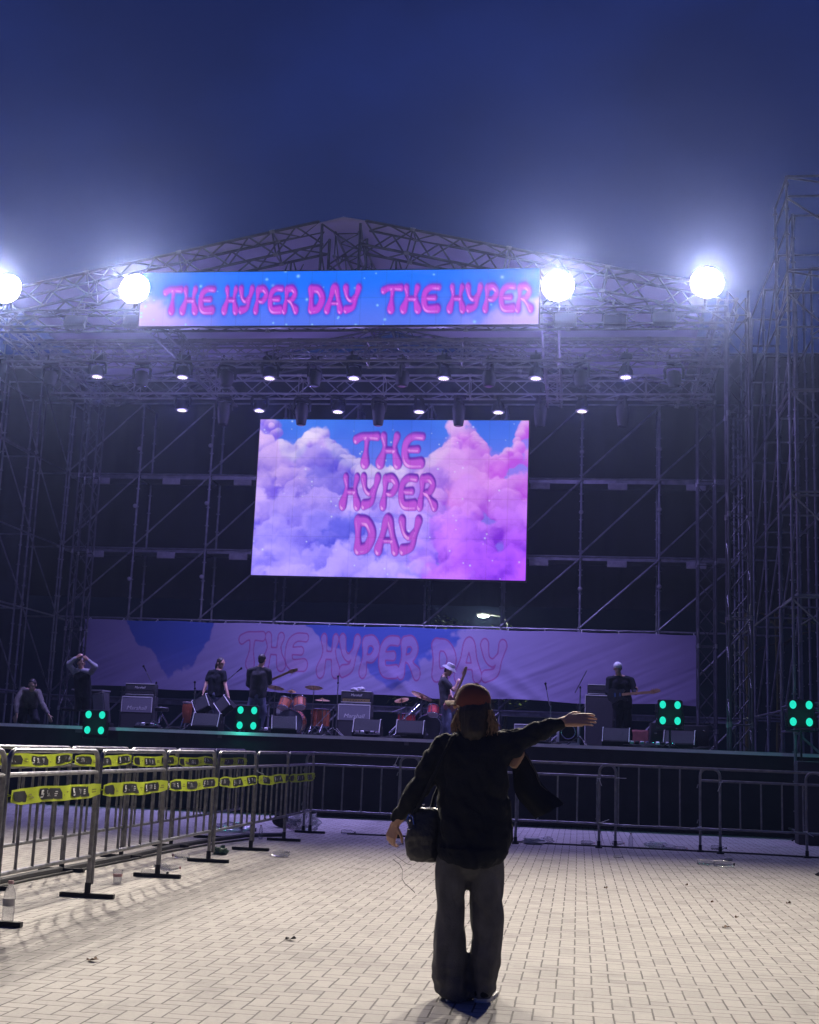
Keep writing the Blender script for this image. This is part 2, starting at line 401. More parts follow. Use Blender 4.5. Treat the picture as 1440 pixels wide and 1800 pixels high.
    fac = mth('MULTIPLY', mth('MULTIPLY', sm.outputs[0], gm.outputs[0]), mth('MULTIPLY', odd.outputs[0], tr.outputs[0]))
    mu = n.new('ShaderNodeVectorMath'); mu.operation = 'SCALE'; l.new(mx.outputs['Result'], mu.inputs[0]); l.new(fac, mu.inputs['Scale'])
    l.new(mu.outputs[0], p.inputs['Base Color']); p.inputs['Roughness'].default_value = .75; p.inputs['Specular IOR Level'].default_value = .3
    h = mth('ADD', mth('MULTIPLY', joint.outputs[0], 1.0), mth('ADD', mth('MULTIPLY', fine.outputs[0], .25), mth('MULTIPLY', wn.outputs['Value'], .35)))
    b = n.new('ShaderNodeBump'); b.inputs['Strength'].default_value = .55; b.inputs['Distance'].default_value = .006; l.new(h, b.inputs['Height']); l.new(b.outputs[0], p.inputs['Normal'])
    return m
g = MB(); g._add([(-160, -40, 0), (160, -40, 0), (160, 200, 0), (-160, 200, 0)], [(0, 1, 2, 3)])
go = g.build('plaza_ground', herringbone()); go['kind'] = 'structure'

def make_hill():
    nx, ny = 150, 24; vs = []; fs = []
    for j in range(ny+1):
        for i in range(nx+1):
            x = -110+220*i/nx; y = 62+50*j/ny; t = j/ny
            h = 16*math.sin(min(1, t*1.6)*PI/2)+3*mnoise.noise((x*.03, 1.7, 0))
            h += t*(2.2*mnoise.noise((x*.3, y*.3, 3))+1.6*mnoise.noise((x*.9, y*.6, 7)))
            vs.append((x, y, max(-.5, h*min(1, t*3)-.3)))
    for j in range(ny):
        for i in range(nx):
            a = j*(nx+1)+i; fs.append((a, a+1, a+nx+2, a+nx+1))
    q = MB(); q._add(vs, fs); o = q.build('wooded_hill', M['hill']); o['kind'] = 'structure'
make_hill()

# ------------------------------------------------------------------ picture content (screens, banner) in numpy
RNG = np.random.default_rng(7)
def lin(c):
    c = np.asarray(c, float)/255.; return np.where(c <= .04045, c/12.92, ((c+.055)/1.055)**2.4)
GLY = {
 'T': (1.0, [[(.06, .80, .11), (.30, .89, .10), (.62, .90, .10), (.95, .90, .11)], [(.52, .86, .10), (.50, .5, .085), (.47, .13, .14)]]),
 'H': (1.0, [[(.24, .90, .11), (.30, .55, .085), (.14, .13, .14)], [(.80, .90, .11), (.72, .55, .085), (.86, .13, .14)], [(.3, .50, .09), (.74, .50, .09)]]),
 'E': (.98, [[(.90, .90, .10), (.50, .90, .10), (.24, .72, .11), (.20, .35, .12), (.36, .14, .12), (.86, .14, .13)], [(.25, .52, .09), (.72, .53, .10)]]),
 'Y': (1.0, [[(.16, .90, .12), (.26, .58, .09), (.48, .46, .09), (.68, .60, .08)], [(.86, .90, .12), (.74, .55, .09), (.60, .22, .10), (.22, .12, .12)]]),
 'P': (.92, [[(.28, .84, .12), (.27, .5, .09), (.20, .12, .13)], [(.30, .88, .11), (.62, .90, .11), (.82, .70, .11), (.62, .47, .10), (.32, .46, .08)]]),
 'R': (1.0, [[(.26, .84, .12), (.25, .5, .09), (.16, .12, .13)], [(.28, .88, .11), (.60, .90, .11), (.78, .71, .11), (.58, .49, .10), (.30, .48, .08)], [(.48, .48, .09), (.66, .30, .09), (.88, .12, .13)]]),
 'D': (1.02, [[(.22, .86, .13), (.24, .5, .10), (.26, .14, .13)], [(.26, .88, .12), (.62, .84, .12), (.84, .52, .13), (.64, .18, .12), (.28, .12, .12)]]),
 'A': (.98, [[(.14, .12, .13), (.30, .5, .10), (.44, .88, .12), (.58, .88, .12), (.72, .5, .10), (.86, .12, .13)], [(.30, .36, .08), (.72, .36, .08)]]),
}
def glyph_sdf(ch, X, Y):                     # X, Y in glyph units; returns signed distance / radius-ish
    d = np.full(X.shape, 9.0)
    for st in GLY[ch][1]:
        pts = []                              # smooth the stroke (Catmull-Rom)
        P = [np.array(p) for p in st]; Q = [P[0]]+P+[P[-1]]
        for i in range(1, len(Q)-2):
            for t in np.linspace(0, 1, 9, endpoint=False):
                a, b, c, e = Q[i-1], Q[i], Q[i+1], Q[i+2]
                pts.append(.5*((2*b)+(c-a)*t+(2*a-5*b+4*c-e)*t*t+(-a+3*b-3*c+e)*t**3))
        pts.append(P[-1])
        ds = np.full(X.shape, 9.0)
        pts = [np.array([p[0], p[1], p[2]+(p[2]-.09)*.9]) for p in pts]
        for p, q in zip(pts[:-1], pts[1:]):
            vx, vy = q[0]-p[0], q[1]-p[1]; ll = vx*vx+vy*vy+1e-9
            t = np.clip(((X-p[0])*vx+(Y-p[1])*vy)/ll, 0, 1)
            dd = np.hypot(X-p[0]-t*vx, Y-p[1]-t*vy)-(p[2]+(q[2]-p[2])*t)
            ds = np.minimum(ds, dd)
        k = .05; h = np.clip(.5+.5*(d-ds)/k, 0, 1); d = d*(1-h)+ds*h-k*h*(1-h)
    return d
def word_sdf(words, XX, YY, track=.97):      # words: list of (text, x0, x1, ybase, height); XX,YY picture coordinates (same unit both ways)
    D = np.full(XX.shape, 9.0)
    for text, x0, x1, yb, h in words:
        x = x0; asp = (x1-x0)/(h*track*sum(GLY[c][0] for c in text))
        for ch in text:
            wd = GLY[ch][0]*asp
            u = (XX-x)/(h*asp); v = (YY-yb)/h
            msk = (u > -.3) & (u < 1.3) & (v > -.3) & (v < 1.3)
            if msk.any():
                s = glyph_sdf(ch, u[msk], v[msk]); D[msk] = np.minimum(D[msk], s)
            x += wd*h*track
    return D-.022
def vnoise(X, Y, seed, oct=4):
    r = np.random.default_rng(seed); out = np.zeros(X.shape); amp = 1; tot = 0
    for o in range(oct):
        n = 64; tab = r.random((n, n)); x = X*2**o; y = Y*2**o; xi = np.floor(x).astype(int); yi = np.floor(y).astype(int)
        fx = x-xi; fy = y-yi; fx = fx*fx*(3-2*fx); fy = fy*fy*(3-2*fy)
        a = tab[yi % n, xi % n]; b = tab[yi % n, (xi+1) % n]; c = tab[(yi+1) % n, xi % n]; d = tab[(yi+1) % n, (xi+1) % n]
        out += amp*((a*(1-fx)+b*fx)*(1-fy)+(c*(1-fx)+d*fx)*fy); tot += amp; amp *= .5
    return out/tot
def mixc(a, b, t): t = t[..., None]; return a*(1-t)+b*t
def sstep(a, b, x): t = np.clip((x-a)/(b-a), 0, 1); return t*t*(3-2*t)
def letters_over(img, D, px, fill, hi, dark, scale):
    gy, gx = np.gradient(D); g = np.hypot(gx, gy)+1e-9; gx /= g; gy /= g
    t = np.clip(-D/.115, 0, 1); tilt = np.sqrt(np.clip(1-t**1.3, 0, 1)); nz_ = np.sqrt(np.clip(1-tilt**2, 0, 1))
    lam = np.clip((-.45*gx*tilt+.62*gy*tilt*-1*-1)*1.0+.0, -1, 1)
    lam = (-.40*gx+.55*gy)*tilt+.72*nz_
    c = mixc(np.broadcast_to(dark, img.shape), np.broadcast_to(fill, img.shape), sstep(-.35, .80, lam))
    c = mixc(c, np.broadcast_to(hi, img.shape), .80*sstep(.80, .99, lam))
    c = mixc(c, np.broadcast_to(hi, img.shape), .45*sstep(-.42, -.60, lam)*sstep(.02, .05, -D))
    c = mixc(c, np.broadcast_to(dark, img.shape), .75*sstep(.030, .0, -D))
    a = sstep(px, -px, D); return mixc(img, c, a)

def led_grain(img, nu, nv):                       # cabinet seams and uneven modules of a LED wall
    H, W = img.shape[:2]; r = np.random.default_rng(3); u = (np.arange(W)+.5)/W*nu; v = (np.arange(H)+.5)/H*nv
    g = 1+.05*(r.random((nv, nu))-.5); m = g[np.clip(v.astype(int), 0, nv-1)][:, np.clip(u.astype(int), 0, nu-1)]
    su = np.minimum(u % 1, 1-u % 1)*W/nu; sv = np.minimum(v % 1, 1-v % 1)*H/nv
    m = m*(1-.10*(su[None, :] < .8))*(1-.10*(sv[:, None] < .8))*(1+.05*(r.random((H, W))-.5))
    return img*m[..., None]
def screen_picture(W, H):
    asp = W/H; u, v = np.meshgrid((np.arange(W)+.5)/W, (np.arange(H)+.5)/H)      # v from top
    img = mixc(np.broadcast_to(lin((62, 118, 235)), (H, W, 3)), np.broadcast_to(lin((112, 130, 245)), (H, W, 3)), sstep(0, .4, v)).copy()
    def tone(uu, vv):                                 # light and shade colours by place
        lt = np.array([232, 214, 250.]); sh = np.array([128, 108, 228.])
        r = sstep(.50, .82, uu); lo = sstep(.35, .95, vv)
        lt = lt*(1-r)+np.array([240, 186, 244.])*r; sh = sh*(1-r)+np.array([196, 92, 226.])*r
        lt = lt*(1-lo*.8)+(np.array([178, 172, 255.])*(1-r)+np.array([190, 112, 250.])*r)*lo*.9
        sh = sh*(1-lo)+(np.array([84, 84, 232.])*(1-r)+np.array([116, 26, 214.])*r)*lo
        hot = math.exp(-((uu-.73)**2/.003+(vv-.38)**2/.006)); sh = sh*(1-hot)+np.array([246, 70, 170.])*hot
        blu = math.exp(-((uu-.36)**2/.012+(vv-.80)**2/.012))+.8*math.exp(-((uu-.27)**2/.006+(vv-.38)**2/.02))
        blu = min(1, blu); ll = math.exp(-((uu-.12)**2/.05+(vv-.85)**2/.06)); lt = lt*(1-.5*ll)+np.array([150, 150, 250.])*.5*ll; sh = sh*(1-blu)+np.array([50, 66, 205.])*blu; lt = lt*(1-.75*blu)+np.array([84, 96, 230.])*.75*blu
        return lin(lt), lin(sh)
    def top(x):                                       # height of the cloud top
        x = np.asarray(x); xs = [0, .05, .09, .14, .19, .24, .28, .36, .45, .55, .64, .70, .75, .80, .86, .92, .97, 1.0]
        ys = [-.05, .02, .20, .26, .12, .10, .20, .30, .36, .35, .30, .20, .10, .11, .22, .24, .10, .0]
        return np.interp(x, xs, ys)-.06
    nA = vnoise(u*asp*9, v*9, 5, 4)-.5; nB = vnoise(u*asp*22, v*22, 9, 3)-.5; nC = vnoise(u*asp*3.2, v*3.2, 15, 4)
    puffs = []
    for _ in range(300):
        x = RNG.random()*1.1-.05; t0 = top(x); y = t0+.05+(1.12-t0)*RNG.random()
        puffs.append((y, x, .05+.13*RNG.random()**1.5*(.45+y)))
    for _ in range(150):
        x = RNG.random()*1.1-.05; puffs.append((top(x)+.05+.05*RNG.random(), x, .030+.035*RNG.random()))
    puffs.sort()
    base = sstep(-.01, .06, v-top(u)-.05+nA*.12)
    img = mixc(img, np.broadcast_to(lin((150, 140, 238)), img.shape), base)
    for y, x, r in puffs:
        x0, x1 = int(max(0, (x-r*1.5/asp)*W)), int(min(W, (x+r*1.5/asp)*W)); y0, y1 = int(max(0, (y-r*1.5)*H)), int(min(H, (y+r*1.5)*H))
        if x1 <= x0 or y1 <= y0: continue
        uu = (u[y0:y1, x0:x1]-x)*asp/r; vv = (v[y0:y1, x0:x1]-y)/r
        rr = np.hypot(uu, vv)+nA[y0:y1, x0:x1]*.8+nB[y0:y1, x0:x1]*.45
        z = np.sqrt(np.clip(1-rr*rr, 0, 1)); lam = -.30*uu-.80*vv+.25*z+nB[y0:y1, x0:x1]*.7+RNG.normal()*.20-.16
        lt, sh = tone(x, y); c = mixc(np.broadcast_to(sh, uu.shape+(3,)), np.broadcast_to(lt, uu.shape+(3,)), sstep(-.55, 1.0, lam))
        a = sstep(1.0, .72, rr)*.9; img[y0:y1, x0:x1] = mixc(img[y0:y1, x0:x1], c, a)
    big = .66+.52*nC; img = img*big[..., None]**np.array([1.25, 1.35, .45])
    img = mixc(img, img*np.array([1.0, .80, 1.04]), base*.9)
    rc = sstep(.62, 1., u)*sstep(.45, .95, v); img = mixc(img, img*np.array([.80, .46, 1.05]), rc*.8)
    for _ in range(70):                               # sparkles
        x, y, s = RNG.random(), RNG.random(), .0022+.003*RNG.random()
        a = np.exp(-(((u-x)*asp)**2+(v-y)**2)/(s*s))*.75; img = mixc(img, np.ones(3)*np.array([.75, .85, 1.]), a)
    X = u*asp; Y = 1-v; ws = []
    for txt, ua, ub, va, vb in (('THE', .362, .618, .085, .305), ('HYPER', .318, .672, .350, .570), ('DAY', .370, .620, .615, .850)):
        h = (vb-va)*1.0; ws.append((txt, ua*asp, ub*asp, 1-vb, h))
    D = word_sdf(ws, X, Y)
    img = letters_over(img, D[::1], .03, lin((186, 84, 214)), lin((236, 168, 246)), lin((96, 36, 172)), 1)
    edge = np.minimum(np.minimum(u*asp, (1-u)*asp), np.minimum(v, 1-v)); img *= (.92+.08*sstep(0, .012, edge))[..., None]
    return led_grain(img, 14, 8)
def header_picture(W, H):
    asp = W/H; u, v = np.meshgrid((np.arange(W)+.5)/W, (np.arange(H)+.5)/H)
    img = mixc(np.broadcast_to(lin((4, 112, 255)), (H, W, 3)), np.broadcast_to(lin((84, 116, 240)), (H, W, 3)), sstep(.15, 1.0, v+.12*(u-.5))).copy()
    n = vnoise(u*asp*2.2, v*2.2, 21, 4)
    a = sstep(.5, .68, n*.35+v*.5-.02+.26*(sstep(.18, 0, u)+sstep(.84, 1, u)))*.9
    a = a*sstep(.22, .03, np.minimum(u, 1-u)-.03*n)
    img = mixc(img, np.broadcast_to(lin((202, 168, 246)), img.shape), a)
    for _ in range(46):
        x, y, s = RNG.random(), RNG.random(), .010+.018*RNG.random()**2
        q = np.exp(-(((u-x)*asp)**2+(v-y)**2)/(s*s))*.8; img = mixc(img, np.array([.35, .75, 1.]), q)
    X = u*asp; Y = 1-v; h = .50; ws = []
    for t, x, x2 in (('THE', .062, .192), ('HYPER', .214, .405), ('DAY', .428, .562), ('THE', .616, .758), ('HYPER', .778, .984)): ws.append((t, x*asp, x2*asp, .23, h))
    D = word_sdf(ws, X, Y)
    img = mixc(img, np.broadcast_to(lin((52, 70, 225)), img.shape), .55*sstep(.16, .0, D))
    return led_grain(letters_over(img, D, .04, lin((196, 62, 214)), lin((236, 150, 244)), lin((110, 30, 190)), 1), 16, 2)
def banner_picture(W, H):
    asp = W/H; u, v = np.meshgrid((np.arange(W)+.5)/W, (np.arange(H)+.5)/H)
    sky = mixc(np.broadcast_to(np.array([.07, .15, .62]), (H, W, 3)), np.broadcast_to(np.array([.22, .24, .70]), (H, W, 3)), sstep(.2, 1., v))
    x = u*asp; n = vnoise(x*1.6, v*1.6, 31, 5)
    depth = np.interp(u, [0, .05, .075, .10, .15, .19, .215, .24, .30, .36, .395, .42, .47, .52, .57, .62, .66, 1], [-.5, -.5, -.1, .35, .80, .62, .15, -.3, -.5, -.3, .05, .25, .50, .85, .45, .20, -.5, -.5])
    pf = np.abs(vnoise(x*3.0, v*3.0, 33, 4)-.5)*2
    a = sstep(-.03, .03, v-depth+(n-.5)*.7+(pf-.3)*.28)
    cl = mixc(np.broadcast_to(np.array([.26, .23, .38]), (H, W, 3)), np.broadcast_to(np.array([.22, .18, .34]), (H, W, 3)), vnoise(x*1.1, v*2.2, 41, 4))
    cl = mixc(cl, np.broadcast_to(np.array([.32, .24, .38]), (H, W, 3)), sstep(.55, 1., u)*.4)
    img = mixc(sky*.5, cl, a)
    ws = [('THE', .268*asp, .378*asp, .34, .52), ('HYPER', .398*asp, .562*asp, .27, .58), ('DAY', .580*asp, .700*asp, .26, .57)]
    D = word_sdf(ws, x, 1-v)
    img = mixc(img, np.broadcast_to(np.array([.30, .19, .34]), img.shape), .7*sstep(.02, -.02, D))
    img = mixc(img, np.broadcast_to(np.array([.24, .04, .17]), img.shape), .85*sstep(.030, .012, np.abs(D+.012)))
    return img
def picture_sheet(name, img, x0, x1, z0, z1, y, m, parent=None, thick=0.0, wave=None):
    H, W = img.shape[:2]
    uu, vv = np.meshgrid((np.arange(W))/(W-1), (np.arange(H))/(H-1))
    X = x0+(x1-x0)*uu; Z = z1-(z1-z0)*vv; Y = np.full(X.shape, y)
    if wave: X, Y, Z = wave(uu, vv, X, Y, Z)
    co = np.stack([X, Y, Z], -1).reshape(-1, 3)
    i = np.arange(H*W).reshape(H, W); f = np.stack([i[:-1, :-1], i[1:, :-1], i[1:, 1:], i[:-1, 1:]], -1).reshape(-1, 4)
    me = bpy.data.meshes.new(name); me.from_pydata(co.tolist(), [], f.tolist()); me.update()
    a = me.color_attributes.new('Col', 'FLOAT_COLOR', 'POINT')
    a.data.foreach_set('color', np.concatenate([img.reshape(-1, 3), np.ones((H*W, 1))], 1).astype(np.float32).ravel())
    me.materials.append(m); me.polygons.foreach_set('use_smooth', [True]*len(me.polygons))
    return link(name, me, parent)

# ------------------------------------------------------------------ stage
SX = -4.85                                  # centre line of the stage
FZ = 1.48                                   # deck height
FY = 24.0                                   # front edge
st = thing('stage_platform', 'long black stage platform with dark cloth skirt and pale floor edge', 'stage', (SX, FY, 0))
b = MB(); b.box((0, 5.0, FZ-.06), (20.2, 10.0, .12)); b.build('deck', M['deck'], st)
b = MB()                                    # pleated skirt
pts = []; n = 420
for i in range(n+1):
    x = -10.1+20.2*i/n; pts.append((x, -.03+.028*math.sin(x*9+2*mnoise.noise((x, 0, 0)))+.02*mnoise.noise((x*2, 3, 0))))
vs = [(x, y, .035+.02*mnoise.noise((x*1.5, 9, 0))) for x, y in pts]+[(x, y*.3, FZ-.05) for x, y in pts]
b._add(vs, [(i, i+1, n+2+i, n+1+i) for i in range(n)]); b.build('skirt', M['skirt'], st)
b = MB(); b.box((0, -.045, FZ-.024), (20.2, .05, .06)); b.build('edge_trim', M['cream'], st)
b = MB()
for x in np.arange(-9.5, 9.6, 2.1):
    for y in (.7, 4.5, 8.6): b.tube((x, y, 0), (x, y, FZ-.13), .03)
b.build('support_frame', M['scaf'], st)

def scaffold(name, label, origin, axis, nb, bay, levels, r=.024, brace=1, depth=0.0, rungs=True):
    t = thing(name, label, 'scaffold', origin)
    ax = Vector(axis); dp = Vector((ax.y, -ax.x, 0))*-1
    top = levels[-1]
    pm = MB().tube((0, 0, 0), (0, 0, top), r, 8)
    for z in np.arange(.5, top, .5): pm.lathe([(r*1.9, -.012), (r*1.9, .012)], (0, 0, z), n=8)
    pm = pm.mesh('post', M['scaf'])
    lm = MB().tube((0, 0, 0), ax*bay, r*.85, 8).mesh('ledger', M['scaf'])
    for k in range(nb+1):
        for d in ((0, depth) if depth else (0,)):
            o = link('post', pm, t); o.location = ax*(bay*k)+dp*d
    zs = levels
    for k in range(nb):
        for i, z in enumerate(zs):
            o = link('ledger', lm, t); o.location = ax*(bay*k)+Vector((0, 0, z))
            if i+1 < len(zs):
                z2 = zs[i+1]
                key = 'b%.3f_%d' % (z2-z, brace)
                if brace:
                    a0 = Vector((0, 0, 0)) if brace > 0 else ax*bay; a1 = ax*bay if brace > 0 else Vector((0, 0, 0))
                    me = MB().tube(a0+Vector((0, 0, .05))-dp*.05, a1+Vector((0, 0, z2-z-.05))-dp*.05, r*.8, 8).mesh('brace', M['scaf'])
                    o = link('brace', me, t); o.location = ax*(bay*k)+Vector((0, 0, z))
    if depth:
        cm = MB().tube((0, 0, 0), dp*depth, r*.85, 8).mesh('transom', M['scaf'])
        for k in range(nb+1):
            for z in zs:
                o = link('transom', cm, t); o.location = ax*(bay*k)+Vector((0, 0, z-.03))
    return t
LV = [.25, 2.34, 4.45, 6.35, 8.40, 10.4]
back = scaffold('back_scaffold', 'wide steel scaffold wall behind the stage with diagonal braces in every bay', (-14.02, 33.0, 0), (1, 0, 0), 9, 2.0, LV, .03, 1, depth=1.0)
pl = MB()
for z in (8.36, 6.33, 2.30):
    for k in range(9):
        if 3 <= k <= 5 and z > 5: continue
        pl = MB(); pl.box((1+2*k, .45, z-.05), (1.9, .8, .05)); pl.box((1+2*k, .03, z-.02), (1.9, .03, .13)); pl.build('walkway', M['scaf'], back)
for z in (8.20, 6.17):
    for k in range(9):
        if 3 <= k <= 5: continue
        q = MB(); q.bbox((.93+2*k, -.02, z), (.50, .05, .17), .01); q.build('name_board', M['c_light'], back)
for k in (1, 2, 7, 8):
    for z in (9.2, 7.6, 5.6):
        q = MB(); q.ell((2*k-.02 if k < 5 else 2*k, -.09, z-.1*(k % 2)), (.06, .05, .06)); q.build('clamp', M['c_light'], back)
scaffold('side_scaffold', 'scaffold side wall at the right end of the stage running back beside the tower', (4.05, 24.6, 0), (0, 1, 0), 4, 2.07, LV+[12.0], .026, -1, depth=-.9)
scaffold('side_scaffold', 'scaffold side wall at the left end of the stage with crossing braces', (-14.05, 24.6, 0), (0, 1, 0), 4, 2.07, LV, .026, -1, depth=.9)
scaffold('scaffold_tower', 'tall steel scaffold tower rising at the right edge of the photo', (3.72, 23.2, 0), (1, 0, 0), 3, 1.83, [.2, 1.9, 2.35, 4.2, 6.1, 8.0, 9.85, 10.3, 11.75, 12.15], .026, -1, depth=1.4)
scaffold('scaffold_tower', 'steel scaffold tower at the left edge beyond the taped barriers', (-18.0, 25.6, 0), (1, 0, 0), 2, 1.9, [.2, 2.3, 4.4, 6.4, 8.4, 9.6], .026, 1, depth=1.6)
scaffold('scaffold_tower', 'steel scaffold frame between the left tower and the stage roof', (-16.0, 28.5, 0), (1, 0, 0), 1, 1.9, [.2, 2.3, 4.4, 6.4, 8.4, 9.8], .026, -1, depth=2.0)
scaffold('scaffold_tower', 'dense steel scaffold standing behind the tall right tower', (4.9, 27.5, 0), (1, 0, 0), 3, 1.9, [.2, 2.3, 4.4, 6.4, 8.4, 10.4, 12.0], .026, 1, depth=2.0)

dr = thing('black_drape', 'wide black cloth hung behind the scaffold wall under the roof', 'drape', (SX, 34.35, 0))
b = MB(); n = 300; vs = []
for z in (5.15, 8.5, 12.2):
    for i in range(n+1):
        x = -12.8+25.6*i/n; vs.append((x, .10*math.sin(x*5+mnoise.noise((x*.7, z, 0))*4), z))
b._add(vs, [(r*(n+1)+i, r*(n+1)+i+1, (r+1)*(n+1)+i+1, (r+1)*(n+1)+i) for r in (0, 1) for i in range(n)]); b.build('cloth', M['drape'], dr)
b = MB(); b.tube((-12.9, 0, 12.22), (12.9, 0, 12.22), .03); b.build('rail', M['scaf'], dr)

for x0, x1, y, zt, lb in ((-20.5, -14.3, 31.6, 10.1, 'added dark sheet closing the scaffold at the left of the stage'),):  # added sheet, darkens the sky and hides the hill edge at left
    t = thing('added_backing', lb, 'sheet', ((x0+x1)/2, y, 0)); w_ = (x1-x0)/2; n = 60; b = MB()
    vs = [(-w_+2*w_*i/n, .06*math.sin(i*.7)+.05*mnoise.noise((i*.2, z, 0)), z) for z in (.1, zt*.5, zt) for i in range(n+1)]
    b._add(vs, [(r_*(n+1)+i, r_*(n+1)+i+1, (r_+1)*(n+1)+i+1, (r_+1)*(n+1)+i) for r_ in (0, 1) for i in range(n)]); b.build('cloth', M['added_backing'], t)
    b = MB(); b.tube((-w_, .05, zt), (w_, .05, zt), .025)
    for k in range(4): b.tube((-w_+2*w_*k/3, .08, 0), (-w_+2*w_*k/3, .08, zt), .025)
    b.build('support_frame', M['scaf'], t)
# ------------------------------------------------------------------ trusses and roof
def truss(name, label, p0, p1, s=.42, mt='truss', up=Vector((0, 0, 1)), pitch=.5, rc=.026, rl=.013, plates=True):
    p0 = Vector(p0); p1 = Vector(p1); t = thing(name, label, 'truss', p0); d = p1-p0; ln = d.length; d.normalize()
    a = (up-d*up.dot(d)).normalized(); b = d.cross(a); h = s/2; cs = [a*h+b*h, a*h-b*h, -a*h-b*h, -a*h+b*h]
    for c in cs: MB().tube(c, c+d*ln, rc, 8).build('chord', M[mt], t)
    lat = MB(); k = max(2, int(round(ln/pitch))); st_ = ln/k
    for f in range(4):
        c0, c1 = cs[f], cs[(f+1) % 4]
        for i in range(k):
            q0, q1 = (c0, c1) if i % 2 == 0 else (c1, c0); lat.tube(q0+d*(st_*i), q1+d*(st_*(i+1)), rl, 6)
            if i % 4 == 0: lat.tube(c0+d*(st_*i), c1+d*(st_*i), rl, 6)
    if plates:
        jp = lat; lat.k = 1
        for i in range(0, k+1, 4):
            for c in cs:
                jp.tube(c+d*(st_*i-.05), c+d*(st_*i+.05), rc*1.45, 8)
    lat.build('lattice', [M[mt], M['steel']], t)
    return t
ZR = 11.72; SL = .205; HALF = 7.15
def roofz(x): return ZR-SL*abs(x-SX)
truss('lighting_truss', 'front lighting truss holding the row of moving heads nearer the audience', (-12.7, 26, 9.58), (3.0, 26, 9.58), .44)
truss('lighting_truss', 'rear lighting truss holding moving heads just above the square screen', (-12.6, 28.5, 9.57), (2.9, 28.5, 9.57), .44)
truss('lighting_truss', 'third lighting truss high under the roof between the other two', (-12.6, 27.3, 10.12), (2.9, 27.3, 10.12), .34)
truss('roof_beam', 'horizontal roof beam across the stage front carrying the floodlights', (-12.4, 24.05, 9.68), (2.7, 24.05, 9.68), .34, 'truss_dark')
truss('roof_rafter', 'left sloping front rafter truss of the stage roof', (-12.0, 24.05, roofz(-12.0)-.28), (SX-.42, 24.05, ZR-.3), .50, 'truss_dark', rc=.03, rl=.018)
truss('roof_rafter', 'right sloping front rafter truss of the stage roof', (2.3, 24.05, roofz(2.3)-.28), (SX+.42, 24.05, ZR-.3), .50, 'truss_dark', rc=.03, rl=.018)
truss('roof_rafter', 'left rear rafter truss far under the canopy', (-12.0, 30.6, roofz(-12.0)-.28), (SX, 30.6, ZR-.28), .45, 'truss_dark')
truss('roof_rafter', 'right rear rafter truss far under the canopy', (2.3, 30.6, roofz(2.3)-.28), (SX, 30.6, ZR-.28), .45, 'truss_dark')
truss('ridge_truss', 'ridge truss running back from the roof peak', (SX, 24.4, ZR-.32), (SX, 30.5, ZR-.32), .50, 'truss_dark')
truss('king_post', 'box truss post under the roof peak behind the header screen', (SX, 24.1, 9.9), (SX, 24.1, ZR-.15), .78, 'truss_dark', up=Vector((0, 1, 0)), pitch=.55, rc=.03, rl=.018)
for x, lb in ((-12.4, 'far left'), (-9.0, 'left'), (-.7, 'right'), (2.75, 'far right')):
    truss('cross_truss', '%s lengthwise truss linking the lighting trusses under the canopy' % lb, (x, 24.3, 9.95), (x, 31.0, 9.95), .34)
for x, y, lb in ((-12.55, 24.5, 'front left'), (2.95, 24.5, 'front right'), (-12.55, 30.8, 'rear left'), (2.95, 30.8, 'rear right')):
    truss('roof_tower', '%s box truss tower holding up the stage roof' % lb, (x, y, 0), (x, y, 10.3), .40, 'truss_dark', up=Vector((0, 1, 0)), pitch=.5)
gf = thing('gable_frame', 'web of thin struts filling the gable between rafters and front beam', 'roof frame', (SX, 24.1, 0))
for i in range(-6, 7):
    x = i*1.08
    if abs(x) < .5: continue
    b = MB(); z0, z1 = 9.86, roofz(SX+x)-.55
    if z1-z0 > .1:
        b.tube((x, 0, z0), (x, 0, z1), .022)
        sgn = 1 if x > 0 else -1
        b.tube((x+.38, 0, z0), (x+.05, 0, z1), .016); b.tube((x-.38, 0, z0), (x-.05, 0, z1), .016); b.tube((x-.2, .05, z0), (x+.25, .05, z1-.05), .013)
        b.build('strut', M['truss_dark'], gf)
rf = thing('stage_roof', 'pale cloth stage roof with a low gable seen from below', 'roof', (SX, 24, 0))
nx, ny = 80, 40; vs = []; 
for j in range(ny+1):
    for i in range(nx+1):
        x = -HALF-.1+(2*HALF+.2)*i/nx; y = -.15+7.1*j/ny
        z = ZR+.06-SL*abs(x)+.03*mnoise.noise((x*.8, y*.5, 0))-.05*abs(math.sin(y*PI/3.3))*abs(math.sin(x*PI/2.4))
        vs.append((x, y, z))
b = MB(); b._add(vs, [(j*(nx+1)+i, j*(nx+1)+i+1, (j+1)*(nx+1)+i+1, (j+1)*(nx+1)+i) for j in range(ny) for i in range(nx)])
o = b.build('canopy', M['canopy'], rf); sm = o.modifiers.new('thick', 'SOLIDIFY'); sm.thickness = .012

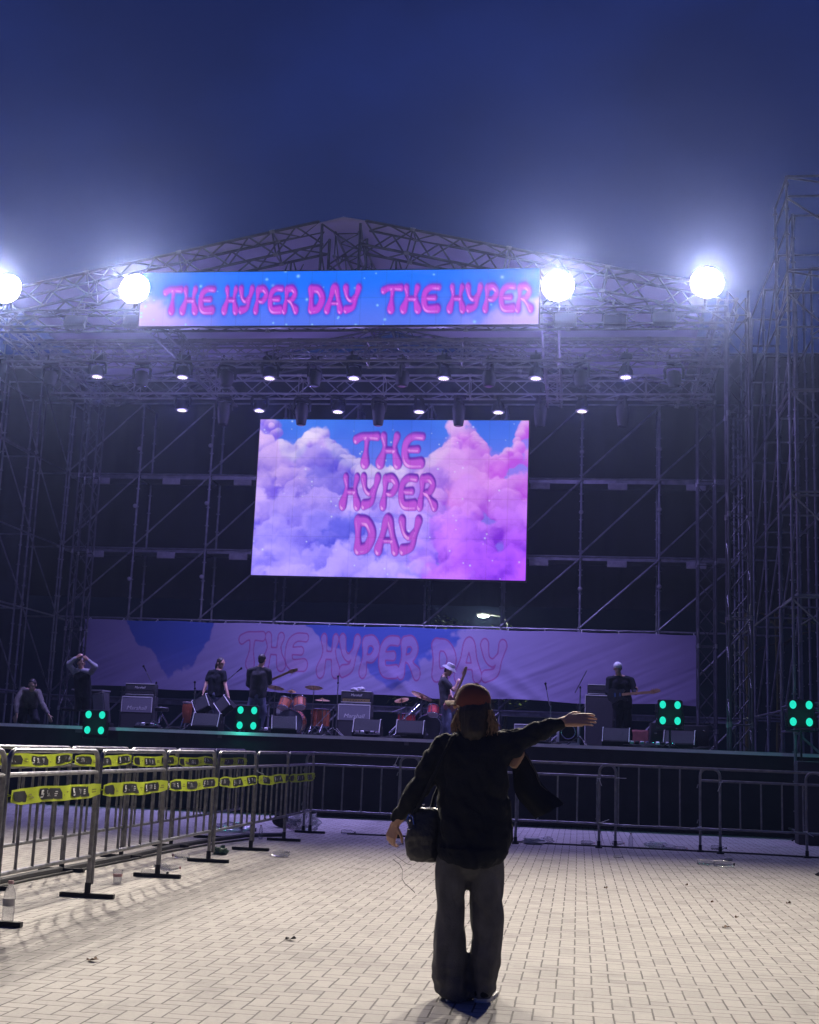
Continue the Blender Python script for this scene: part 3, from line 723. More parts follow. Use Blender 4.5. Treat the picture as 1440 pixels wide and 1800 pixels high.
# ------------------------------------------------------------------ screens and banner
hd = thing('header_screen', 'wide lit header screen reading THE HYPER DAY THE HYPER on blue', 'led screen', (-4.88, 23.72, 9.995))
picture_sheet('display', header_picture(720, 104), -4.0, 4.0, -.565, .565, -.055, attr_mat('header display', 1.0), hd)
b = MB(); b.bbox((0, 0, 0), (8.06, .09, 1.19), .01); b.build('cabinet', M['black'], hd)
b = MB()
for x in (-3.6, -1.2, 1.2, 3.6): MB().tube((x, .08, .2), (x, .3, -.2), .02).build('hanger', M['truss_dark'], hd)
P0 = at(459, 738, 32.0); P1 = at(924, 1021.5, 32.0)
sc = thing('video_screen', 'large lit video screen of pink and blue clouds reading THE HYPER DAY', 'led screen', ((P0.x+P1.x)/2, 32.0, (P0.z+P1.z)/2))
hw, hh = (P1.x-P0.x)/2, (P0.z-P1.z)/2
picture_sheet('display', screen_picture(520, 300), -hw, hw, -hh, hh, -.06, attr_mat('video display', 1.0), sc)
b = MB(); b.bbox((0, .04, 0), (2*hw+.05, .18, 2*hh+.05), .01); b.build('cabinet', M['black'], sc)
b = MB()
for x in (-2.8, -.9, .9, 2.8): MB().tube((x, .16, hh), (x, .16, hh+.5), .02).build('hanger', M['truss_dark'], sc)
def bwave(u, v, X, Y, Z):
    n1 = vnoise(u*26+v*6, v*2.2+u*3, 51, 3)-.5
    fold = np.zeros(u.shape)
    for x0, y0, ang, am in ((.33, 1.0, .9, .05), (.56, 1.0, -.8, .06), (.72, 1.0, -.95, .07), (.76, 1.02, -.8, .05), (.2, 1.0, .7, .05), (.5, 1., .75, .04), (.9, 1.0, -.6, .04), (.08, 1.0, .8, .05)):
        dx = (u-x0)*16; dy = (1-v)*2; s = dx*math.cos(ang)-dy*math.sin(ang)*1.0
        fold += .55*am*np.exp(-(s/.16)**2)*sstep(.85, .0, 1-v)
    Y = Y-.05*n1*(.2+v)-fold*1.2
    Z = Z+.03*np.sin(u*PI*9)*v**3+.012*np.sin(u*50)*(1-v)**3
    return X, Y, Z
bn = thing('banner', 'long cloth banner printed THE HYPER DAY hung across the back of the stage', 'banner', (0, 32.75, 0))
Q0 = at(150, 1088, 32.75); Q1 = at(1228, 1242, 32.75)
picture_sheet('cloth', banner_picture(1000, 116), Q0.x, Q1.x, Q1.z, Q0.z, 0, attr_mat('banner cloth'), bn, wave=bwave)
b = MB()
for i in range(18):
    x = Q0.x+.1+(Q1.x-Q0.x-.2)*i/17; b.path([(x, 0, Q0.z-.02), (x, .12, Q0.z+.05), (x, .2, Q0.z+.03)], .008, 6)
b.build('cord', M['tie'], bn)

# ------------------------------------------------------------------ floodlights
WARM = (1.0, .90, .76)
fl_names = ['leftmost', 'second from left', 'third from left, right of the header screen', 'rightmost']
for (px, py), nm in zip(((12, 508), (237, 508), (981, 503), (1243, 497)), fl_names):
    p = at(px, py, 23.42)
    t = thing('floodlight', 'blazing white floodlight on the roof front, %s' % nm, 'floodlight', p, 0, 'lit floodlights along the roof front')
    tilt = Matrix.Rotation(rad(-2), 3, 'X'); R = tilt @ Matrix.Rotation(rad(90), 3, 'X')
    b = MB(); b.lathe([(.12, -.24), (.22, -.19), (.285, -.02), (.295, .004), (.285, .006)], (0, 0, 0), R, 28); b.build('housing', M['black'], t)
    b = MB(); b.lathe([(.0001, .060), (.17, .052), (.28, .030), (.305, .010)], (0, 0, 0), R, 28); b.build('lens', M['flood'], t)
    b = MB(); b.tube((0, .16, 0), (0, .30, -.30), .03); b.tube((0, .30, -.30), (0, .52, 9.68+.12-p.z), .03); b.build('bracket', M['truss_dark'], t)
    spot('lamp', p+Vector((0, -.12, -.02)), (p.x*.55-.8, -12, 0), FLOOD_W, WARM, rad(99), 1.0, .22, t)
for (px, py), nm in zip(((133, 567), (237, 566), (994, 563), (1081, 565), (1168, 561)), ('far left', 'left below the lit lamp', 'just right of the header screen', 'middle of the right hand three', 'right hand end')):
    p = at(px, py, 23.85)
    t = thing('floodlight', 'unlit box floodlight under the front beam, %s' % nm, 'floodlight', p, 0, 'unlit floodlights under the beam')
    tilt = Matrix.Rotation(rad(-25), 3, 'X')
    b = MB(); b.bbox((0, 0, 0), (.44, .14, .26), .02, tilt)
    for k in range(5): b.box(tilt @ Vector((-.16+.08*k, .09, 0)), (.012, .05, .22), tilt)
    b.build('housing', M['grille_dark'], t)
    b = MB(); b.box(tilt @ Vector((0, -.0735, 0)), (.38, .006, .20), tilt); b.build('lens', M['lens_off'], t)
    b = MB(); b.path([(-.24, 0, 0), (-.24, 0, .2), (.24, 0, .2), (.24, 0, 0)], .012, 6); b.tube((0, 0, .2), (0, .1, .34), .018); b.build('bracket', M['truss_dark'], t)

# ------------------------------------------------------------------ moving heads
def head_parts(lit, long):
    t = thing('moving_head', 'moving head', 'stage light', (0, 0, 0))
    b = MB(); b.bbox((0, 0, .34), (.30, .22, .12), .02); b.tube((-.09, 0, .40), (-.09, 0, .50), .02); b.tube((.09, 0, .40), (.09, 0, .50), .02); b.build('base', M['plastic'], t)
    b = MB(); b.lathe([(.05, .24), (.07, .28)], (0, 0, 0), None, 12)
    for s in (-1, 1): b.path([(s*.04, 0, .25), (s*.16, 0, .24), (s*.19, 0, .18), (s*.185, 0, -.02)], [.035, .035, .034, .028], 8)
    b.build('yoke', M['plastic'], t)
    b = MB()
    if lit: b.lathe([(.04, .17), (.10, .15), (.145, .06), (.155, -.03), (.15, -.075), (.135, -.08)], (0, 0, 0), None, 20)
    else: b.lathe([(.05, .17), (.12, .14), (.15, .05), (.145, -.08), (.125, -.26), (.11, -.36), (.095, -.37)] if long else [(.05, .16), (.12, .13), (.15, .05), (.15, -.06), (.12, -.17), (.10, -.18)], (0, 0, 0), None, 20)
    b.build('head', M['plastic'], t)
    b = MB(); zz = -.083 if lit else (-.372 if long else -.182); rr = .13 if lit else .085
    if lit:
        for k in range(19):
            if k == 0: x, y = 0, 0
            elif k < 7: x, y = .045*math.cos(k*PI/3), .045*math.sin(k*PI/3)
            else: x, y = .090*math.cos(k*PI/6), .090*math.sin(k*PI/6)
            b.lathe([(.017, 0), (.019, -.010), (.015, -.020), (.001, -.023)], (x, y, zz), None, 10)
    else: b.lathe([(rr, .004), (rr*.9, -.008), (.001, -.012)], (0, 0, zz), None, 16)
    b.build('lens', M['wash'] if lit else M['lens_off'], t)
    b = MB(); b.path([(.1, .1, .36), (.2, .12, .3), (.26, .12, .36), (.3, .1, .5)], .008, 5); b.build('cable', M['rubber'], t)
    return t
protoL = head_parts(True, False); protoD = head_parts(False, False); protoB = head_parts(False, True)
WCOL = (.42, .36, 1.0)
used = {id(protoL): False, id(protoD): False, id(protoB): False}
def put_head(proto, p, rz, label, group):
    if not used[id(proto)]:
        used[id(proto)] = True; proto.location = p; proto.rotation_euler = (0, 0, rz); proto['label'] = label; proto['group'] = group; return proto
    return dup(proto, p, rz, label, group)
ords = ['first', 'second', 'third', 'fourth', 'fifth', 'sixth', 'seventh', 'eighth']
row1 = [(171, 661), (321, 662), (474, 664), (622, 664), (780, 664), (942, 664), (1100, 662)]
row2 = [(320, 720), (456, 721), (594, 723), (737, 723), (876, 724), (1023, 722)]
for k, q in enumerate(row1):
    p = at(*q, 26.0)+Vector((0, 0, .07)); h = put_head(protoL, p, .3*k, 'lit moving head on the front lighting truss, %s lit one from the left' % ords[k], 'lit moving heads on the front truss')
    spot('lamp', p+Vector((0, 0, -.13)), (p.x*.95-.2, 24.4 if k % 2 else 26.0, 0), WASH_W*1.25, WCOL, rad(95), .8, .06, h)
    point('canopy_fill', p+Vector((0, -.0, -.16)), CANOPY_FILL_W, (.36, .29, 1.0), .05, h)  # extra point lamp, added to light the canopy and trusses from below
for k, q in enumerate(row2):
    p = at(*q, 28.5)+Vector((0, 0, .07)); h = put_head(protoL, p, .4*k, 'lit moving head on the rear lighting truss, %s lit one from the left' % ords[k], 'lit moving heads on the rear truss')
    spot('lamp', p+Vector((0, 0, -.13)), (p.x, 31.4, 0), WASH_W*1.15*(.35, .85, 1.25, 1.25, 1.1, .55)[k], WCOL, rad(92), .8, .06, h)
    point('canopy_fill', p+Vector((0, 0, -.16)), CANOPY_FILL_W, (.36, .29, 1.0), .05, h)
for k, x in enumerate((250, 399, 553, 708, 860, 1022, 1185, 90)):
    p = at(x, 655, 26.0)+Vector((0, 0, 0)); p.z = 9.05
    nm = 'far left end' if x == 90 else 'right of the %s lit one' % ords[k] if k < 6 else 'right end'
    put_head(protoD, p, .5*k, 'dark moving head on the front lighting truss, %s' % nm, 'dark moving heads on the front truss')
for k, x in enumerate((394, 531, 666, 807, 950, 1095)):
    p = at(x, 715, 28.5); p.z = 9.02
    nm = ['left of the screen', 'over the screen left', 'over the screen middle', 'over the screen right', 'just right of the screen', 'right end'][k]
    put_head(protoB, p, .35*k+.1, 'dark long moving head on the rear lighting truss, %s' % nm, 'dark long moving heads on the rear truss')
# three beams from heads on the rear truss make soft spots on the banner
for (px, py), c, wt in (((785, 1117), (.30, .35, 1.0), 160), ((829, 1125), (.75, .65, 1.0), 150), ((540, 1160), (.7, .5, 1.0), 130)):
    tp = at(px, py, 32.7); spot('lamp', (tp.x-.3, 28.5, 8.6), tp, wt, c, rad(9), .6, .05)

# ------------------------------------------------------------------ green four-cell blinders
def blinder(px, py, Y, base, label):
    p = at(px, py, Y); t = thing('blinder_light', label, 'stage light', (p.x, p.y, base), 0, 'green four cell lights along the stage')
    z = p.z-base
    b = MB()
    b.bbox((0, .03, z), (.46, .12, .48), .03)
    b.build('housing', M['plastic'], t)
    for sx in (-1, 1):
        for sz in (-1, 1):
            q = MB(); q.lathe([(.001, .055), (.04, .050), (.066, .03), (.072, .0)], (sx*.135, -.03, z+sz*.145), Matrix.Rotation(rad(90), 3, 'X'), 16, .8, 1.0)
            q.build('lens', M['par'], t)
    b = MB(); b.path([(-.25, .03, z), (-.25, .03, z-.30), (.25, .03, z-.30), (.25, .03, z)], .014, 6)
    b.tube((0, .03, z-.30), (0, .03, min(.02, z-.42)), .018)
    for a in range(3):
        th = a*2*PI/3+.4; b.tube((0, .03, .12), (.2*math.cos(th), .03+.2*math.sin(th), .012), .012)
    b.build('stand', M['plastic'], t)
    point('lamp', p+Vector((0, -.55, -.1)), 5.0, (.03, 1, .7), .06)
blinder(168, 1270, 23.72, 0, 'green four cell blinder light low at the left stage edge')
blinder(435, 1262, 24.35, FZ, 'green four cell blinder light in front of the musician seen from behind')
blinder(1178, 1253, 24.5, FZ, 'green four cell blinder light right of the guitarist in pale cap')
blinder(1408, 1254, 23.0, 0, 'green four cell blinder light at the right edge before the tower')

# ------------------------------------------------------------------ crowd barriers
def barrier_mesh(t, ln, axis, mid=True, nb=5, feet='far', mt='steel', h=1.2):
    ax = Vector(axis); sd = Vector((-ax.y, ax.x, 0)); r = .0195; zt = h-r; c = .10
    Zb, Zm = .33, 1.01
    def P(s, z): return ax*s+Vector((0, 0, z))
    pts = [P(r, .03 if feet in ('both', 'near') else .10), P(r, zt-c)]
    for k in range(1, 5):
        a = k/4*PI/2; pts.append(P(r+c*(1-math.cos(a)), zt-c+c*math.sin(a)))
    for k in range(0, 5):
        a = k/4*PI/2; pts.append(P(ln-r-c*(1-math.sin(a)), zt-c+c*math.cos(a)))
    pts.append(P(ln-r, .03))
    MB().path(pts, r, 10).build('frame', M[mt], t)
    b = MB(); b.tube(P(r, Zb), P(ln-r, Zb), r*.85); b.build('bottom_rail', M[mt], t)
    if mid: b = MB(); b.tube(P(r, Zm), P(ln-r, Zm), r*.9); b.build('upper_rail', M[mt], t)
    for k in range(nb):
        s = ln*(k+1)/(nb+1); MB().tube(P(s, Zb), P(s, Zm if mid else zt), .0125, 8).build('bar', M[mt], t)
    ends = {'far': (ln-r,), 'near': (r,), 'both': (r, ln-r)}[feet]
    for s in ends:
        b = MB()
        if mt == 'steel': b.box(P(s, .02), (abs(sd.x)*.46+abs(ax.x)*.045, abs(sd.y)*.46+abs(ax.y)*.045, .034)); b.tube(P(s, .03), P(s, .12), .026)
        else: b.box(P(s, .014), (.10, .10, .026)); b.tube(P(s, .02), P(s, .1), .025)
        b.build('foot', M['rubber'], t)
    for z in (.45, .95): MB().path([P(r, z), P(r-.03, z), P(r-.045, z-.05)], .007, 6).build('hook', M[mt], t)
def make_row(x, ys, label_fn, group, feet='far'):
    first = None; out = []
    for i in range(len(ys)-1):
        lb = label_fn(i)
        if first is None:
            first = thing('crowd_barrier', lb, 'barrier', (x, ys[i]+.02, 0), 0, group); barrier_mesh(first, 1.74, (0, 1, 0), True, 5, feet); out.append(first)
        else: out.append(dup(first, (x+random.uniform(-.015, .015), ys[i]+.02, 0), random.uniform(-.006, .006), lb, group))
    return out
random.seed(4)
ysA = [6.93+1.78*k for k in range(8)]; ysB = [8.86+1.70*k for k in range(7)]
ordc = ['nearest the camera', 'second', 'third', 'fourth', 'fifth', 'sixth', 'seventh', 'farthest']
rowA = make_row(-3.97, ysA, lambda i: 'steel crowd barrier, %s%s of the front left row' % (ordc[i], '' if i == 0 else ' from the camera'), 'steel barriers in the front left row')
rowB = make_row(-4.95, ysB, lambda i: 'steel crowd barrier, %s%s in the second left row' % (ordc[i], '' if i == 0 else ' from the camera'), 'steel barriers in the second left row')
far = [(-4.10, 1.76, True, 19.42), (-2.64, 1.77, False, 19.22), (-1.16, 1.73, True, 19.42), (.29, 1.75, False, 19.20), (1.74, 1.76, True, 19.40), (3.20, 1.77, False, 19.22)]
farl = ['at the corner with the taped row', 'behind the left arm of the red capped person', 'behind the red capped person on the right', 'with litter at its feet, no upper rail', 'second from the right edge, with an upper rail', 'at the right edge of the photo']
for (x, ln, mid, y), lb in zip(far, farl):
    t = thing('crowd_barrier', 'dull steel barrier before the stage, %s' % lb, 'barrier', (x, y, 0), 0, 'barriers facing the stage front')
    barrier_mesh(t, ln, (1, 0, 0), mid, 5, 'both', 'steel_dull')
# yellow printed tape on the barriers
def tape(x, y0, y1, z, sag, side, label, group, seed, hgt=.115):
    rg = random.Random(seed); t = thing('barrier_tape', label, 'tape', (x, y0, z), 0, group); ln = y1-y0; n = 36
    def pt(s, v, off=0.0):            # s along, v 0..1 up
        k = min(1, min(s, ln-s)/.16); tw = .32*mnoise.noise((s*1.7, seed*3.1, 0))*k; hh = hgt*(.72+.28*min(1, k))
        zc = -sag*math.sin(PI*s/ln)+.005*math.sin(s*5+seed)
        hh *= math.cos(tw); xx = side*(.034+.012*math.sin(s*4+seed)*k+off+(v-.5)*math.sin(tw)*hgt+.004*math.sin(s*23+v*7+seed))
        return Vector((xx, s, zc+(v-.5)*hh+.012*mnoise.noise((s*2.2, seed, 1))))
    b = MB(); vs = []
    for i in range(n+1):
        for v in (0, 1): vs.append(pt(ln*i/n, v))
    b.k = 0; b._add(vs, [(2*i, 2*i+2, 2*i+3, 2*i+1) for i in range(n)])
    per = .62; s0 = -rg.random()*.45
    while s0 < ln:
        a, e = max(.03, s0+.04), min(ln-.03, s0+.46)
        if e-a > .06:
            b.k = 1; m_ = 8; vs = []
            for i in range(m_+1):
                s = a+(e-a)*i/m_; vs += [pt(s, .15+(.10 if i == 0 else 0), .003), pt(s, .85-(.30 if i == m_ else 0), .003)]
            b._add(vs, [(2*i, 2*i+2, 2*i+3, 2*i+1) for i in range(m_)])
            # lettering, runs towards -y so it reads from the aisle
            def glyphs(me, c_s, c_v, sx):
                for p in me.polygons: pass
                vs = []
                for v in me.vertices:
                    s = c_s+side*v.co.x*sx; vs.append(pt(min(max(s, .01), ln-.01), c_v+v.co.y/hgt, .006))
                b._add(vs, [list(p.vertices) for p in me.polygons])
            b.k = 2
            if e-a > .3:
                me = text_mesh('STN', .062, 0, 0); glyphs(me, s0+.21, .5, .8); bpy.data.meshes.remove(me)
                for dy, wd in ((.60, .045), (.46, .05), (.33, .04)):
                    c_ = s0+.21+side*.115; vs = [pt(c_-wd/2, dy, .006), pt(c_+wd/2, dy, .006), pt(c_+wd/2, dy+.07, .006), pt(c_-wd/2, dy+.07, .006)]; b._add(vs, [(0, 1, 2, 3)])
                c_ = s0+.21-side*.125
                for q in ((-.02, .45, .012, .75), (-.012, .66, .022, .76), (-.012, .45, .022, .55), (.008, .3, .02, .5), (-.02, .26, .014, .36)):
                    vs = [pt(c_+side*q[0], q[1], .006), pt(c_+side*q[2], q[1], .006), pt(c_+side*q[2], q[3], .006), pt(c_+side*q[0], q[3], .006)]; b._add(vs, [(0, 1, 2, 3)])
        c_ = s0+.54
        if .06 < c_ < ln-.06:
            b.k = 3
            for dy, w0 in ((.52, .08), (.34, .085)):
                for q in range(5):
                    s = c_-w0/2+w0*q/5; vs = [pt(s, dy, .004), pt(s+w0/6.5, dy, .004), pt(s+w0/6.5, dy+.10, .004), pt(s, dy+.10, .004)]; b._add(vs, [(0, 1, 2, 3)])
        s0 += per
    b.build('strip', [M['tape_y'], M['tape_k'], M['tape_w'], M['tape_d']], t)
    b = MB(); 
    for s in (.0, ln): b.path([(side*.03, s, 0), (0, s+(.02 if s else -.02), .01), (-side*.03, s, 0), (0, s-.02, -.01)], .012, 6, closed=True)
    b.build('knot', M['tape_y'], t)
for i in range(1, 7): tape(-3.97, ysA[i]+.05, ysA[i+1]-.02, .875-.006*i, .010, 1, 'yellow and black barrier tape on the %s front row barrier from the camera' % ordc[i], 'yellow tape on the front row', 10+i)
for i in range(1, 6): tape(-4.95, ysB[i]+.05, ysB[i+1]-.02, 1.085-.012*i, .010, 1, 'yellow and black barrier tape on the %s barrier of the second row' % ordc[i], 'yellow tape on the second row', 30+i)
# white cable ties
ties = [(.30, 19.17, .98, .04, -.10, 'beside the person in the red cap'), (2.03, 19.17, 1.0, -.05, -.13, 'hanging low at the right overlap'), (3.2, 19.2, .36, .1, -.06, 'at the bottom rail by the right edge'), (-2.7, 19.2, 1.05, .06, .14, 'left of the person in the red cap'), (.33, 19.17, .36, .12, .05, 'at the bottom rail above the bottles'), (.57, 19.17, 1.0, .12, 0, 'pointing right at the upper rail'), (1.73, 19.17, .36, -.14, -.03, 'at the bottom rail by the lying bottles'), (-3.97, 15.85, .96, .12, -.04, 'on the front taped row')]
for x, y, z, dx, dz, lb in ties:
    t = MB(); t.path([(0, 0, 0), (.02, -.03, .01), (.0, -.05, 0), (dx, -.06, dz)], .004, 5); t.path([(-.024, .02, 0), (.024, .02, 0), (.024, -.03, 0), (-.024, -.03, 0)], .004, 5, closed=True)
    o = t.build('cable_tie', M['tie']); o.location = (x, y, z); tag(o, 'white plastic cable tie on a barrier, %s' % lb, 'cable tie', 'white cable ties on the barriers')
# ------------------------------------------------------------------ people
def hand(mb, wr, d, n, curl=.4, s=1, k=1.0, fr=.0085, spread=.02):
    wr = Vector(wr); d = Vector(d).normalized(); n = Vector(n); n = (n-d*n.dot(d)).normalized(); sv = d.cross(n)*s
    for o in (-.024, -.008, .008, .024): mb.cap(wr+d*.012*k+sv*o*.7*k, wr+d*.085*k+sv*o*1.15*k, .0145*k, .0125*k, 8)
    for o, ln in ((.030, .070), (.0105, .079), (-.0095, .073), (-.028, .056)):
        p = wr+d*.088*k+sv*o*k; c = curl*(1+(.030-o)*4); dd = (d+sv*o*spread*30).normalized(); a = c*.5; r = fr*k*(1 if o > -.02 else .88)
        for j, f in enumerate((.45, .31, .24)):
            q = p+(dd*math.cos(a)+n*math.sin(a))*ln*f*k; mb.cap(p, q, r*(1-.1*j), r*(.93-.1*j), 8); p = q; a += c
    p = wr+d*.028*k+sv*.030*k; q = p+(d*.62+sv*.62+n*.35).normalized()*.042*k; mb.cap(p, q, .012*k, .010*k, 8)
    mb.cap(q, q+(d*.85+sv*.22+n*.35).normalized()*.034*k, .0098*k, .0078*k, 8)
def facing_basis(fd):
    f = Vector(fd).normalized(); r = f.cross(Vector((0, 0, 1))); r = r.normalized() if r.length > .1 else Vector((1, 0, 0)); u = r.cross(f).normalized()
    return Matrix((r, f, u)).transposed(), r, f, u      # columns: right, forward, up
def head_mb(mb, c, fd, k=1.0):
    B, r, f, u = facing_basis(fd); c = Vector(c)
    mb.ell(c+u*.022*k, (.074*k, .094*k, .095*k), B); mb.ell(c-u*.055*k+f*.028*k, (.055*k, .062*k, .062*k), B)
    mb.cap(c+f*.088*k+u*.012*k, c+f*.112*k-u*.022*k, .010*k, .014*k, 8)      # nose
    mb.cap(c+f*.082*k-u*.062*k-r*.018*k, c+f*.082*k-u*.062*k+r*.018*k, .009*k, .009*k, 8)   # lips
    mb.cap(c+f*.070*k-u*.100*k-r*.012*k, c+f*.070*k-u*.100*k+r*.012*k, .016*k, .016*k, 8)   # chin
    mb.cap(c+f*.080*k+u*.030*k-r*.045*k, c+f*.080*k+u*.030*k+r*.045*k, .013*k, .013*k, 8)   # brow
    for s in (-1, 1): mb.ell(c+r*s*.078*k-f*.008*k-u*.012*k, (.011*k, .022*k, .033*k), B)
    return B, r, f, u
def figure(label, base, J, cols, fd, hands, toes=None, cat='person', sleeve='long', flare=.0, headwear=None, hair='short', curl=.5, vox=.0095):
    """J: joint name -> Vector in local space"""
    base = Vector(base); V = {k: Vector(v) for k, v in J.items()}
    mb = MB(); B, r, f, u = head_mb(mb, V['head'], fd)
    sv = (V['shR']-V['shL']).normalized()
    mb.cap(V['head']-u*.06-f*.01, V['neck'], .052, .058)
    mb.cap(V['shL'], V['neck'], .048, .055); mb.cap(V['shR'], V['neck'], .048, .055)
    mb.cap(V['chest']-sv*.07, V['pelvis']-sv*.06, .095, .085); mb.cap(V['chest']+sv*.07, V['pelvis']+sv*.06, .095, .085); mb.cap(V['neck'], V['chest'], .06, .11)
    for s in 'LR':
        mb.cap(V['sh'+s], V['el'+s], .050, .040); mb.cap(V['el'+s], V['wr'+s], .041, .027)
        d = (V['wr'+s]-V['el'+s]); hn = hands[s]; hand(mb, V['wr'+s], hn[0] if hn[0] is not None else d, hn[1], hn[2] if len(hn) > 2 else curl, 1 if s == 'R' else -1, 1.0, .0105)
        mb.cap(V['pelvis']+sv*(.07 if s == 'R' else -.07), V['kn'+s], .085, .056); mb.cap(V['kn'+s], V['an'+s], .056, .038)
        td = Vector((toes or {}).get(s, (0, -1, 0))).normalized(); mb.cap(V['an'+s]-Vector((0, 0, .035)), V['an'+s]-Vector((0, 0, .05))+td*.15, .038, .03)
    p = organic(mb, 'person', M['skin'], vox, 3); p.location = base; tag(p, label, cat)
    # top
    t = MB(); t.cap(V['chest']-sv*.075, V['pelvis']-sv*.075+Vector((0, 0, .0)), .113, .112+flare); t.cap(V['chest']+sv*.075, V['pelvis']+sv*.075, .113, .112+flare)
    t.cap(V['shL'], V['neck']-Vector((0, 0, .03)), .066, .068); t.cap(V['shR'], V['neck']-Vector((0, 0, .03)), .066, .068); t.cap(V['neck']-Vector((0, 0, .02)), V['chest'], .072, .125)
    tt = MB() if 'sleeves' in cols else t
    for s in 'LR':
        if sleeve == 'long': tt.cap(V['sh'+s], V['el'+s], .068, .058); tt.cap(V['el'+s], V['el'+s].lerp(V['wr'+s], .88), .058, .044)
        else: tt.cap(V['sh'+s], V['sh'+s].lerp(V['el'+s], .62), .068, .066)
    wr = lambda c: .010*mnoise.noise(c*9)+.006*mnoise.noise(Vector((c.x*24, c.y*24, c.z*9)))
    if tt is not t:
        for s in 'LR': tt.cap(V['sh'+s], V['neck']-Vector((0, 0, .01)), .072, .072)
        organic(tt, 'sleeves', M[cols['sleeves']], .012, 3, p, wr)
    organic(t, cols.get('top_name', 'shirt'), M[cols['top']], .014, 3, p, wr)
    b = MB()
    for s in 'LR':
        h = V['pelvis']+sv*(.075 if s == 'R' else -.075); b.cap(h, V['kn'+s], .104, .078); b.cap(V['kn'+s], V['an'+s]+Vector((0, 0, .03)), .078, .066)
    b.cap(V['pelvis']-sv*.07, V['pelvis']+sv*.07, .105, .105)
    organic(b, 'trousers', M[cols['legs']], .014, 3, p, wr)
    for s in 'LR':
        td = Vector((toes or {}).get(s, (0, -1, 0))).normalized(); q = MB(); a = V['an'+s]-Vector((0, 0, .045))
        q.cap(a-td*.03, a+td*.17, .048, .040); q.cap(a+Vector((0, 0, .04)), a-td*.02, .045, .045)
        organic(q, 'shoe', M[cols.get('shoe', 'c_black')], .012, 2, p)
    hc = V['head']
    q = MB()
    if hair == 'short': q.ell(hc+u*.034-f*.014, (.083, .098, .094), B); q.ell(hc-f*.05-u*.02, (.07, .05, .07), B)
    elif hair == 'mid': q.ell(hc+u*.034-f*.014, (.086, .1, .096), B); q.ell(hc-f*.055-u*.06, (.08, .055, .11), B)
    if hair: organic(q, 'hair', M['hair'], .012, 2, p, lambda c: .005*mnoise.noise(c*40))
    if headwear == 'cap_back' or headwear == 'beanie':
        q = MB(); q.ell(hc+u*.052-f*.006, (.089, .106, .084), B); organic(q, 'cap', M['cap_white'], .012, 2, p)
    if headwear == 'bucket':
        q = MB(); q.lathe([(.001, .125), (.072, .122), (.086, .10), (.094, .05), (.155, .002), (.158, -.004), (.092, .035), (.085, .09), (.001, .112)], hc+u*.035, B, 24, .95, 1.1); q.build('bucket_hat', M['c_light'], p)
    return p

